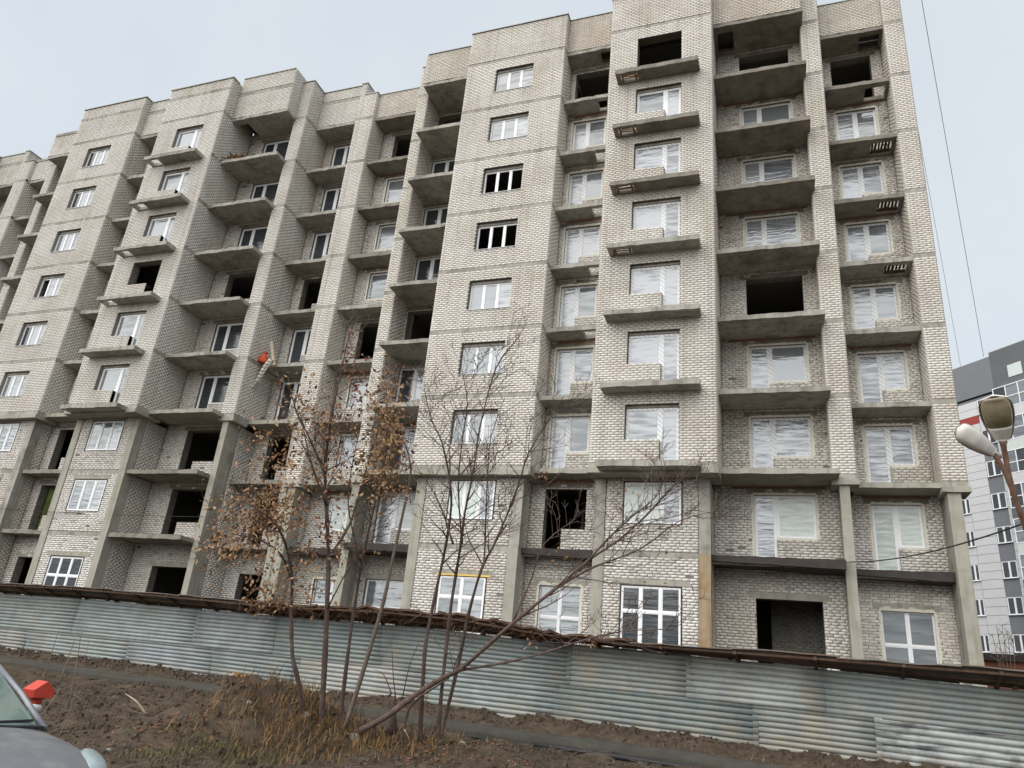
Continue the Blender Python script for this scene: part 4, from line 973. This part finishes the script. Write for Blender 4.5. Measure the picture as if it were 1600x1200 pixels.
for k, (n, ce) in enumerate(((700, [(640, 1165, 13.2), (620, 1178, 12.8), (760, 1185, 13.4), (680, 1185, 13)]), (500, [(300, 1140, 12), (260, 1135, 12), (380, 1150, 13), (430, 1165, 13)]))):
    m = MB()
    for i in range(n):
        c = random.choice(ce); p = at(*c); x, y = p[0] + random.gauss(0, .6), p[1] + random.gauss(0, .5); leafq(m, (x, y, float(gz(x, y)) + .025), random.uniform(.05, .11))
    tag(m.build('leaf_litter', mk('fallen_leaf_rust_%s' % 'ab'[k], (.19, .095, .05) if k == 0 else (.17, .085, .045), .9, var=.4, nscale=12)), ('rust brown fallen leaves under the right tree', 'rust brown fallen leaves scattered over the mud at left')[k], 'leaves', kind='stuff')
def rocks(n, gen, smin, smax):
    m = MB()
    for i in range(n):
        x, y = gen(i); s = random.uniform(smin, smax) ** 1; z = float(gz(x, y)); k = len(m.v)
        vs_ = [(-1, -1, -1), (1, -1, -1), (1, 1, -1), (-1, 1, -1), (-.7, -.7, .7), (.7, -.7, .8), (.75, .7, .6), (-.7, .7, .7)]; a = random.uniform(0, 3); ca, sa = math.cos(a), math.sin(a)
        for vx, vy, vz in vs_:
            vx, vy, vz = vx * random.uniform(.6, 1.1), vy * random.uniform(.5, 1), vz * random.uniform(.4, .8); m.v.append((x + s * (vx * ca - vy * sa), y + s * (vx * sa + vy * ca), z + s * vz + s * .2))
        m.f += [(k, k + 3, k + 2, k + 1), (k + 4, k + 5, k + 6, k + 7), (k, k + 1, k + 5, k + 4), (k + 1, k + 2, k + 6, k + 5), (k + 2, k + 3, k + 7, k + 6), (k + 3, k, k + 4, k + 7)]
    return m
pa, _ = scatter_pts(5200, -17, 2, 3.2, 15); pc_, _ = scatter_pts(420, -15, 1, 3.6, 13); tag(rocks(420, lambda i: pc_[i], .035, .09).build('large_clods', EARTH), 'large dark lumps of dug earth over the foreground', 'clods', kind='stuff')
tag(rocks(5200, lambda i: pa[i], .012, .065).build('earth_clods', mk('earth_clod', (.07, .053, .039), .95, var=.4, nscale=6, bump=.5)), 'clods of earth and gravel strewn over the foreground mud', 'clods', kind='stuff')
pb, _ = scatter_pts(1700, -34, 6, -.05, 1.1); tag(rocks(1700, lambda i: pb[i], .02, .10).build('bank_clods', mk('bank_clod', (.075, .055, .04), .95, var=.4, nscale=6, bump=.5)), 'clods of dark earth along the foot of the fence', 'clods', kind='stuff')
m = MB(); pt_, _ = scatter_pts(700, -17, 2, .3, 14)
for x, y in pt_:
    a = random.uniform(0, 6.28); l = random.uniform(.1, .45); z = float(gz(x, y)) + .02; d2 = np.array([math.cos(a), math.sin(a), random.uniform(-.05, .35)]) * l; p = np.array([x, y, z]); m.tube([p, p + d2 * .5 + (0, 0, .02), p + d2], [.006, .005, .003], 3, False)
tag(m.build('fallen_twigs', BARKL), 'grey fallen twigs scattered over the mud and bank', 'twigs', kind='stuff')
pl_, _ = scatter_pts(1500, -17, 2, .3, 13); m = MB()
for x, y in pl_: leafq(m, (x, y, float(gz(x, y)) + .02), random.uniform(.04, .09))
tag(m.build('scattered_leaves', mk('fallen_leaf_dull', (.14, .085, .05), .9, var=.45, nscale=12)), 'dull brown single leaves scattered across the mud and bank', 'leaves', kind='stuff')
m = MB(); c0 = np.array([-16.4, fence_y(-16.4) - .45, 0]); c0[2] = float(gz(c0[0], c0[1])) + .03
for i in range(40): leafq(m, c0 + np.array([random.gauss(0, .16), random.gauss(0, .10), abs(random.gauss(0, .06))]), random.uniform(.08, .16))
tag(m.build('leaf_heap', mk('yellow_fallen_leaf', (.42, .22, .05), .9, var=.3)), 'small heap of orange yellow leaves at the foot of the left fence sheets', 'leaves')
STONE = mk('grey_stone', (.24, .22, .19), .9, var=.3, nscale=10, bump=.4)
for px, py, d, s, lb in ((640, 1190, 13.3, .10, 'grey brown stone at the lower edge under the right tree'), (545, 1190, 12.9, .17, 'large mossy stone at the lower edge between the trees'), (720, 1185, 13.4, .09, 'pale stone right of the bare tree foot'), (172, 1167, 10.6, .05, 'small white stone on the mud in front of the car'), (468, 1172, 13.0, .09, 'pale stone in the grass by the maple stems'), (378, 1155, 12.9, .06, 'small pale stone on the mound left of the maple')):
    p = at(px, py, d); m = rocks(1, lambda i: (p[0], p[1]), s, s); o = m.build('stone', STONE); b = o.modifiers.new('b', 'BEVEL'); b.width = s * .3; b.segments = 2
    tag(o, lb, 'stone', 'loose stones in the foreground')

# ------------------------------------------------------------------ red marker post
p = at(63, 1073, 8.8); g = float(gz(p[0], p[1])); RED = mk('orange_red_paint', (.52, .055, .03), .55, var=.15, nscale=6, spec=.4, stain=(.3, .05, .03), stain_amt=.4, sscale=4)
e = empty('marker_post', (p[0], p[1], g), math.radians(8)); tag(e, 'orange red steel marker post with a gabled box top behind the car', 'marker post')
H = p[2] - .12 - g; m = MB(); m.box(-.045, .045, -.045, .045, -.2, H - .001); m.build('post', RED, e)
m = MB(); a, b_ = .11, .115
sec = [(-a, 0), (a, 0), (a + .02, .09), (.01, .19), (-a - .02, .09)]
n0 = 0
for y in (-b_, b_): m.v += [(x, y, H + z) for x, z in sec]
m.f = [(0, 1, 2, 3, 4), (9, 8, 7, 6, 5)] + [(i, 5 + i, 5 + (i + 1) % 5, (i + 1) % 5) for i in range(5)]
hb = m.build('gabled_box', RED, e); bv_ = hb.modifiers.new('b', 'BEVEL'); bv_.width = .006; bv_.segments = 2
hb.rotation_euler = (0, 0, math.radians(72))

# ------------------------------------------------------------------ parked car
hd = -.24; aq = at(58, 1133, 7.0); ax = aq[:2]; hv = np.array([math.cos(hd), math.sin(hd)]); lv = np.array([-hv[1], hv[0]]); og = ax - hv * .72 - lv * .70
CAR = empty('car', (og[0], og[1], aq[2] - .97), hd); tag(CAR, 'dusty grey car parked at the lower left corner, bonnet and windscreen in view', 'car')
PAINT = mk('dusty_grey_cloud_sheen', (.19, .20, .22), .36, metal=.3, var=.15, nscale=5, stain=(.33, .32, .31), stain_amt=.6, sscale=3.5, spec=.5)  # pale patches mix dust with cloud reflections painted into the colour
BLKP = mk('black_trim', (.02, .02, .022), .5); RUB = mk('tyre_rubber', (.02, .02, .02), .85); RIM = mk('alloy_rim', (.5, .5, .52), .35, metal=.8)
HLG = glass('headlamp_lens', (.20, .24, .25), .06, .05); CGL = glass('windscreen_glass', (.045, .07, .062), .04, .02, film=(.16, .22, .20), metal=.12, wscale=1.1)
def loft(stations, name, mat, parent):
    m = MB(); k = len(stations[0][1])
    for x, ring in stations: m.v += [(x, y, z) for y, z in ring]
    for i in range(len(stations) - 1):
        for j in range(k): m.f.append((i * k + j, i * k + (j + 1) % k, (i + 1) * k + (j + 1) % k, (i + 1) * k + j))
    m.f.append(tuple(range(k))[::-1]); m.f.append(tuple((len(stations) - 1) * k + j for j in range(k)))
    o = m.build(name, mat, parent, True); s_ = o.modifiers.new('s', 'SUBSURF'); s_.levels = 2; s_.render_levels = 2; return o
def ring(hw, zb_, zs, zt, crown):   # lower body ring: sill, shoulder and crowned top
    return [(-hw * .92, zb_), (-hw, (zb_ + zs) / 2), (-hw * .985, zs), (-hw * .90, zt), (-hw * .45, zt + crown), (hw * .45, zt + crown), (hw * .90, zt), (hw * .985, zs), (hw, (zb_ + zs) / 2), (hw * .92, zb_)]
loft([(-2.1, ring(.74, .35, .75, .88, .02)), (-2.0, ring(.82, .25, .8, .98, .02)), (-1.2, ring(.86, .2, .82, 1.0, .01)), (0, ring(.87, .2, .80, .97, .01)), (.66, ring(.87, .2, .80, .955, .035)), (.8, ring(.87, .2, .80, .94, .04)), (1.3, ring(.895, .22, .77, .895, .045)), (1.75, ring(.90, .24, .70, .81, .04)), (2.0, ring(.80, .28, .58, .69, .03)), (2.06, ring(.60, .32, .5, .56, .02))], 'body', PAINT, CAR)
def gh(x, hwb, hwt, zb_, zt): return [(-hwb, zb_), (-hwt - .02, zt - .06), (-hwt * .8, zt), (hwt * .8, zt), (hwt + .02, zt - .06), (hwb, zb_)]
loft([(-2.0, gh(0, .70, .5, .95, 1.1)), (-1.55, gh(0, .72, .55, .95, 1.42)), (-.8, gh(0, .72, .57, .95, 1.5)), (-.35, gh(0, .72, .57, .95, 1.47)), (-.22, gh(0, .72, .57, .95, 1.42))], 'roof', PAINT, CAR)
m = MB()
for i in range(6):
    t0, t1 = -1 + i / 3, -1 + (i + 1) / 3
    f0 = lambda t: (.74 + .06 * (1 - t * t), .70 * t, .965 + .02 * (1 - t * t)); f1 = lambda t: (-.22 + .05 * (1 - t * t), .575 * t, 1.445 + .02 * (1 - t * t)); m.quad(f0(t0), f0(t1), f1(t1), f1(t0))
m.build('windscreen', CGL, CAR, True)
for sgn in (-1, 1):
    m = MB(); m.tube([(.80, .735 * sgn, .95), (.27, .675 * sgn, 1.22), (-.28, .60 * sgn, 1.455)], [.03, .028, .03], 8); m.build('pillar', PAINT, CAR, True)
    m = MB(); m.quad((.55, .735 * sgn, .97), (-.15, .735 * sgn, .98), (-.26, .61 * sgn, 1.38), (-.12, .62 * sgn, 1.37)); m.quad((-.2, .735 * sgn, .98), (-1.2, .735 * sgn, 1.0), (-1.1, .62 * sgn, 1.39), (-.29, .612 * sgn, 1.385)); m.build('side_window', CGL, CAR)
    m = MB(); m.tube([(.36, .76 * sgn, 1.0), (.32, .80 * sgn, 1.05), (.28, .83 * sgn, 1.07), (.26, .91 * sgn, 1.07)], [.02, .03, .05, .04], 10); mi = m.build('mirror', mk('pale_mirror_cap_%s' % ('right' if sgn < 0 else 'left'), (.5, .52, .53), .4), CAR, True)
    hl = loft([(1.45, [(sgn * y, z) for y, z in ((.68, .76), (.905, .78), (.885, .885), (.74, .92))]), (1.72, [(sgn * y, z) for y, z in ((.58, .66), (.925, .69), (.90, .83), (.66, .86))]), (1.93, [(sgn * y, z) for y, z in ((.54, .60), (.84, .62), (.80, .735), (.60, .75))])], 'headlight', HLG, CAR)
    for xw in (1.25, -1.35):
        m = MB(); m.tube([(xw, sgn * .70, .31), (xw, sgn * .72, .31), (xw, sgn * .86, .31), (xw, sgn * .88, .31)], [.27, .31, .31, .27], 24); wo = m.build('wheel', RUB, CAR, True)
        m = MB(); m.tube([(xw, sgn * .872, .31), (xw, sgn * .89, .31)], [.2, .17], 20); m.build('rim', RIM, wo)
m = MB(); m.box(.66, .86, -.70, .70, .945, .975); m.build('cowl', BLKP, CAR)
for y in (-.45, .18): m = MB(); m.tube([(.80, y - .1, .99), (.76, y + .12, 1.0), (.70, y + .48, 1.01)], .012, 6); m.build('wiper', BLKP, CAR)
m = MB(); m.box(1.98, 2.07, -.45, .45, .38, .52); m.build('grille', BLKP, CAR)

# ------------------------------------------------------------------ street lamps on one bent bracket
LD_ = 13.0; WHT = mk('white_enamel', (.72, .70, .66), .45, var=.1, nscale=8, stain=(.4, .3, .2), stain_amt=.3, sscale=6); LENS = mk('dirty_lamp_glass', (.19, .165, .105), .15, var=.25, nscale=5, spec=.5); RST = mk('rusty_steel', (.17, .09, .06), .85, var=.4, nscale=9, stain=(.3, .24, .2), stain_amt=.5, sscale=5, bump=.3)
LAMP = empty('street_lamp', (0, 0, 0)); tag(LAMP, 'old rusty street lamp bracket with two white lamp heads at the right edge', 'street lamp')
GASK = mk('lamp_gasket', (.36, .29, .25), .7, var=.2)
def head(tip, joint, width, face):
    """cobra head lofted from socket to tip: shell above the rim, ballast cover and glass bowl below it"""
    tip = np.array(tip); joint = np.array(joint); ax_ = tip - joint; L_ = np.linalg.norm(ax_); au = ax_ / L_; face = np.array(face, float); face -= au * (face @ au); face /= np.linalg.norm(face); b = np.cross(au, face)
    us = [0, .06, .16, .28, .40, .55, .70, .82, .91, .97, 1.0]; ws = [.42, .55, .66, .78, .88, .97, 1.0, .97, .86, .58, .12]
    W_ = lambda u: float(np.interp(u, us, ws)) * width / 2
    def shell(u0, u1, n, sgn, depth, off, name, mat, par):
        m = MB(); k = 11; uu = np.linspace(u0, u1, n)
        for u in uu:
            w_ = W_(u) * (1 if sgn < 0 else .93); dpt = depth(u, (u - u0) / (u1 - u0))
            for j in range(k):
                q = math.pi * j / (k - 1); c_ = math.copysign(abs(math.cos(q)) ** .7, math.cos(q)); m.v.append(tuple(joint + au * L_ * u + b * w_ * c_ + face * (sgn * dpt * math.sin(q) ** .8 + off)))
        for i_ in range(n - 1):
            for j in range(k - 1): m.f.append((i_ * k + j, i_ * k + j + 1, (i_ + 1) * k + j + 1, (i_ + 1) * k + j))
        m.f.append(tuple(range(k))); m.f.append(tuple((n - 1) * k + j for j in range(k)))
        return m.build(name, mat, par, True)
    h = shell(0, 1, 18, -1, lambda u, t: width * (.10 + .26 * float(np.interp(u, [0, .3, .6, .9, 1], [.1, .75, 1, .7, .1]))), 0, 'lamp_head', WHT, LAMP)
    shell(.34, .97, 14, 1, lambda u, t: width * .34 * math.sin(min(1, .12 + t * 1.0) * math.pi * .93) ** .6, .004, 'lens', LENS, h)
    shell(.02, .335, 8, 1, lambda u, t: width * (.10 + .12 * t), .004, 'ballast_cover', WHT, h)
    rim = [joint + au * L_ * u + b * W_(u) * 1.02 for u in np.linspace(.02, 1, 16)] + [joint + au * L_ * u - b * W_(u) * 1.02 for u in np.linspace(1, .02, 16)]
    m = MB(); m.tube(rim, .012, 5); m.build('rim', GASK, h, True)
    m = MB(); m.tube([joint - au * .16, joint - au * .02, joint + au * .05], [.04, .05, .052], 8); m.build('socket', WHT, h, True)
    m = MB()
    for e_ in (-1, 1): m.tube([joint - au * .03 + b * .05 * e_ - face * .03, joint - au * .03 + b * .05 * e_ + face * .06], .012, 6)
    m.build('clamp_bolt', RST, h)
    return h
vw = -ray(1555, 650); vw /= np.linalg.norm(vw)
head(at(1552, 619, LD_ - .15), at(1567, 688, LD_ + .1), .50, vw + np.array([0, 0, -.35]))
vs_ = -ray(1520, 690); vs_ /= np.linalg.norm(vs_)
head(at(1495, 670, LD_ - .1), at(1553, 707, LD_ + .05), .35, -vs_ * 1. + np.array([-.12, -.05, -.18]))
m = MB(); m.tube(smooth([at(1566, 690, LD_ + .1), at(1571, 712, LD_ + .1), at(1577, 745, LD_ + .05), at(1590, 790, LD_), at(1606, 835, LD_), at(1640, 930, LD_)], 3), .045, 8); m.build('arm', RST, LAMP, True)
m = MB(); m.tube(smooth([at(1551, 705, LD_ + .05), at(1560, 720, LD_), at(1572, 742, LD_ - .05), at(1588, 784, LD_ - .08), at(1604, 825, LD_ - .05), at(1640, 930, LD_)], 3), .042, 8); m.build('arm', RST, LAMP, True)
pt = at(1640, 930, LD_); m = MB(); m.tube([(pt[0], pt[1], pt[2] + 1.55), (pt[0], pt[1], -1.6)], [.07, .1], 10); m.build('pole', RST, LAMP, True)

# ------------------------------------------------------------------ cables
CAB = mk('black_cable', (.025, .025, .027), .6); THINC = mk('steel_rope', (.28, .3, .32), .5)
def cable(label, A, B, sag, r, mat, n=24):
    A, B = np.array(A), np.array(B); m = MB(); m.tube([A + (B - A) * t - np.array([0, 0, sag * 4 * t * (1 - t)]) for t in np.linspace(0, 1, n)], r, 5, False); return tag(m.build('cable', mat), label, 'cable')
a0 = np.array([2.28, 26.82, 4.46])
cable('black cable from the middle pier up to the right edge', a0, at(1640, 803, 13.0), .22, .018, CAB)
cable('thin black cable sagging along the ground floor behind the trees', a0, (-22.9, 26.5, 6.2), 1.3, .014, CAB)
cable('thin grey cable crossing the left hand ground floor', (-24.4, 26.7, 5.4), (-46, 24.5, 5.7), .25, .014, CAB)
cable('faint steel rope close beside the corner pier of the building', at(1501, 572, 92), at(1352, -260, 60), .4, .022, THINC)
cable('thin steel rope hanging high up right of the building', at(1537, 557, 92), at(1395, -260, 60), .4, .03, THINC)

# ------------------------------------------------------------------ the finished block behind
d_ = np.array([.66004653, -.75122472]); BG = empty('apartment_tower', (15.78585, 72.53897, 0), math.atan2(d_[1], d_[0])); tag(BG, 'finished modern apartment block clad in pale and grey panels far right', 'building')
PALE = mk('pale_cladding', (.56, .57, .575), .7, var=.05, nscale=1); GREY = mk('grey_cladding', (.17, .18, .195), .7, var=.06, nscale=1); GREYD = mk('dark_grey_cladding', (.115, .12, .125), .7, var=.06, nscale=1); REDP = mk('red_cladding', (.30, .05, .045), .7, var=.06); MINT = mk('pale_balcony_panel', (.55, .6, .58), .5, var=.05)
def bp(name, mat, s0, s1, y0, y1, z0, z1, parent=None): m = MB(); m.box(s0, s1, y0, y1, z0, z1); return m.build(name, mat, parent or BG)
bp('wall', GREY, -16, 26, 0, 16, -2, 26.6); bp('roof_parapet', GREY, -16, 4.15, -.12, 16, 26.75, 30.0); bp('roof_parapet', GREYD, 4.16, 26, -.12, 16, 26.75, 30.35); bp('vent_panel', MINT, 5.6, 6.8, -.16, -.125, 27.5, 28.6)
ST = 2.83; wins = []
pm = {}
def panel(s0, s1, z0, z1, mat):
    key = (round(s1 - s0, 2), round(z1 - z0, 2), mat.name)
    if key not in pm:
        m = MB(); m.box(0, s1 - s0 - .03, -.05, 0, 0, z1 - z0 - .03); pm[key] = m.mesh('cladding_panel'); pm[key].materials.append(mat)
    o = bpy.data.objects.new('cladding_panel', pm[key]); COL.objects.link(o); o.parent = BG; o.location = (s0 + .015, -.004, z0 + .015)
def tower_window(s0, s1, z0, z1):
    key = ('tw', round(s1 - s0, 2), round(z1 - z0, 2))
    w_ = s1 - s0; h_ = z1 - z0; fm, ps = win_meshes(key, [(.045, w_ / 2 - .045, .045, h_ - .045, 'a'), (w_ / 2 + .045, w_ - .045, .045, h_ - .045, 'b')], .0444)
    o = bpy.data.objects.new('window', fm); COL.objects.link(o); o.parent = BG; o.location = (s0, -.045, z0)
    if not fm.materials: fm.materials.append(PVC)
    for p_, kd in ps:
        c = bpy.data.objects.new('pane', p_); COL.objects.link(c); c.parent = o
        if not p_.materials: p_.materials.append(GLASSD)
    m = MB(); m.box(-.05, w_ + .05, -.12, -.002, -.04, 0); m.build('sill', MINT, o)
for k in range(-1, 10):
    hd_ = 20.71 - ST * (8 - k) + ST * 2; z1 = hd_; z0 = hd_ - 1.36
    if hd_ < 27:
        tower_window(2.37, 3.62, z0, z1); bp('spandrel', GREY if hd_ < 24 else PALE, 2.36, 3.63, -.03, .01, z0 - (ST - 1.36) + .03, z0 - .06)
        if hd_ < 23: tower_window(-.42, .38, z0 - .0, z1)
    rows = [(z0 - ST + 1.36, z0 - ST + 1.36 + .735), (z0 - ST + 1.36 + .735, z0), (z0, z0 + .68), (z0 + .68, z1)]
    for ri, (a, b) in enumerate(rows):
        if b > 26.8 or a < -1.5: continue
        for (p, q) in ((-3.2, -.45), (.40, 2.34), (3.65, 4.1)):
            panel(p, q, a, b, REDP if (p == .40 and 23.6 < a and b < 25.3) else PALE)
        if ri < 2: panel(-.45, .40, a, b, PALE)
# glazed balcony stack
bp('balcony_block', MINT, 4.35, 11.9, -.55, .3, -1, 26.7)
for k in range(0, 9):
    z = 26.7 - ST * (k + 1)
    if z < -1: break
    bp('balcony_band', MINT if k % 3 == 1 else (GREYD if k > 2 else PALE), 4.3, 12, -.62, -.551, z, z + .85)
    fr = MB(); s_list = [4.30 + 1.08 * i for i in range(8)]
    for q in s_list: fr.box(q, q + .07, -.64, -.56, z + .86, z + ST)
    for zz_ in (z + .86, z + 1.75, z + ST - .07): fr.box(4.30, 11.94, -.638, -.562, zz_, zz_ + .07)
    bw_ = fr.build('balcony_glazing', PVC, BG)
    for i in range(7):
        gp = MB(); gp.box(s_list[i] + .075, s_list[i + 1] - .005, -.60, -.59, z + .94, z + ST - .08); gp.build('pane', GLASSM if (i + k) % 3 else GLASSD, bw_)
# low garage in front of it
gp_ = at(1532, 1021, 36); GA = empty('garage', (gp_[0] - .5, gp_[1], 0), math.radians(-20)); tag(GA, 'low rust red garage wall with a dark flat roof edge behind the fence end', 'garage')
RB = mk('rust_red_render', (.25, .085, .05), .9, var=.25, nscale=3, stain=(.16, .09, .06), stain_amt=.6, sscale=1)
m = MB(); m.box(0, 16, 0, 8, -1.6, gp_[2] - .32); m.build('wall', RB, GA); m = MB(); m.box(-.15, 16.15, -.2, 8.1, gp_[2] - .318, gp_[2]); m.build('roof', TARP, GA)
for i in range(4): m = MB(); m.box(1 + i * 3.8, 3.6 + i * 3.8, -.05, -.002, -1.5, 1.2); m.build('door', mk('garage_door_%s' % 'abcd'[i], (.12, .10, .09), .7, var=.2), GA)
sb_ = at(1568, 1012, 33); m = MB(); tips = []
for a in (-.5, -.2, .1, .35, .6):
    b0 = np.array([sb_[0], sb_[1], -1.4]); pts = [b0 + np.array([a * t * .8, .3 * a * t, (sb_[2] + 1.4 + 1.1 - abs(a)) * t]) for t in np.linspace(0, 1, 6)]; m.tube(pts, [.04, .035, .028, .02, .014, .008], 5); twigs(m, pts, [.03] * 6, .5, 3, .4, .9, 1, tips)
e = empty('bare_shrub', (0, 0, 0)); tag(e, 'thin leafless shrub in front of the rust red garage', 'shrub'); m.build('stems', BARKL, e)
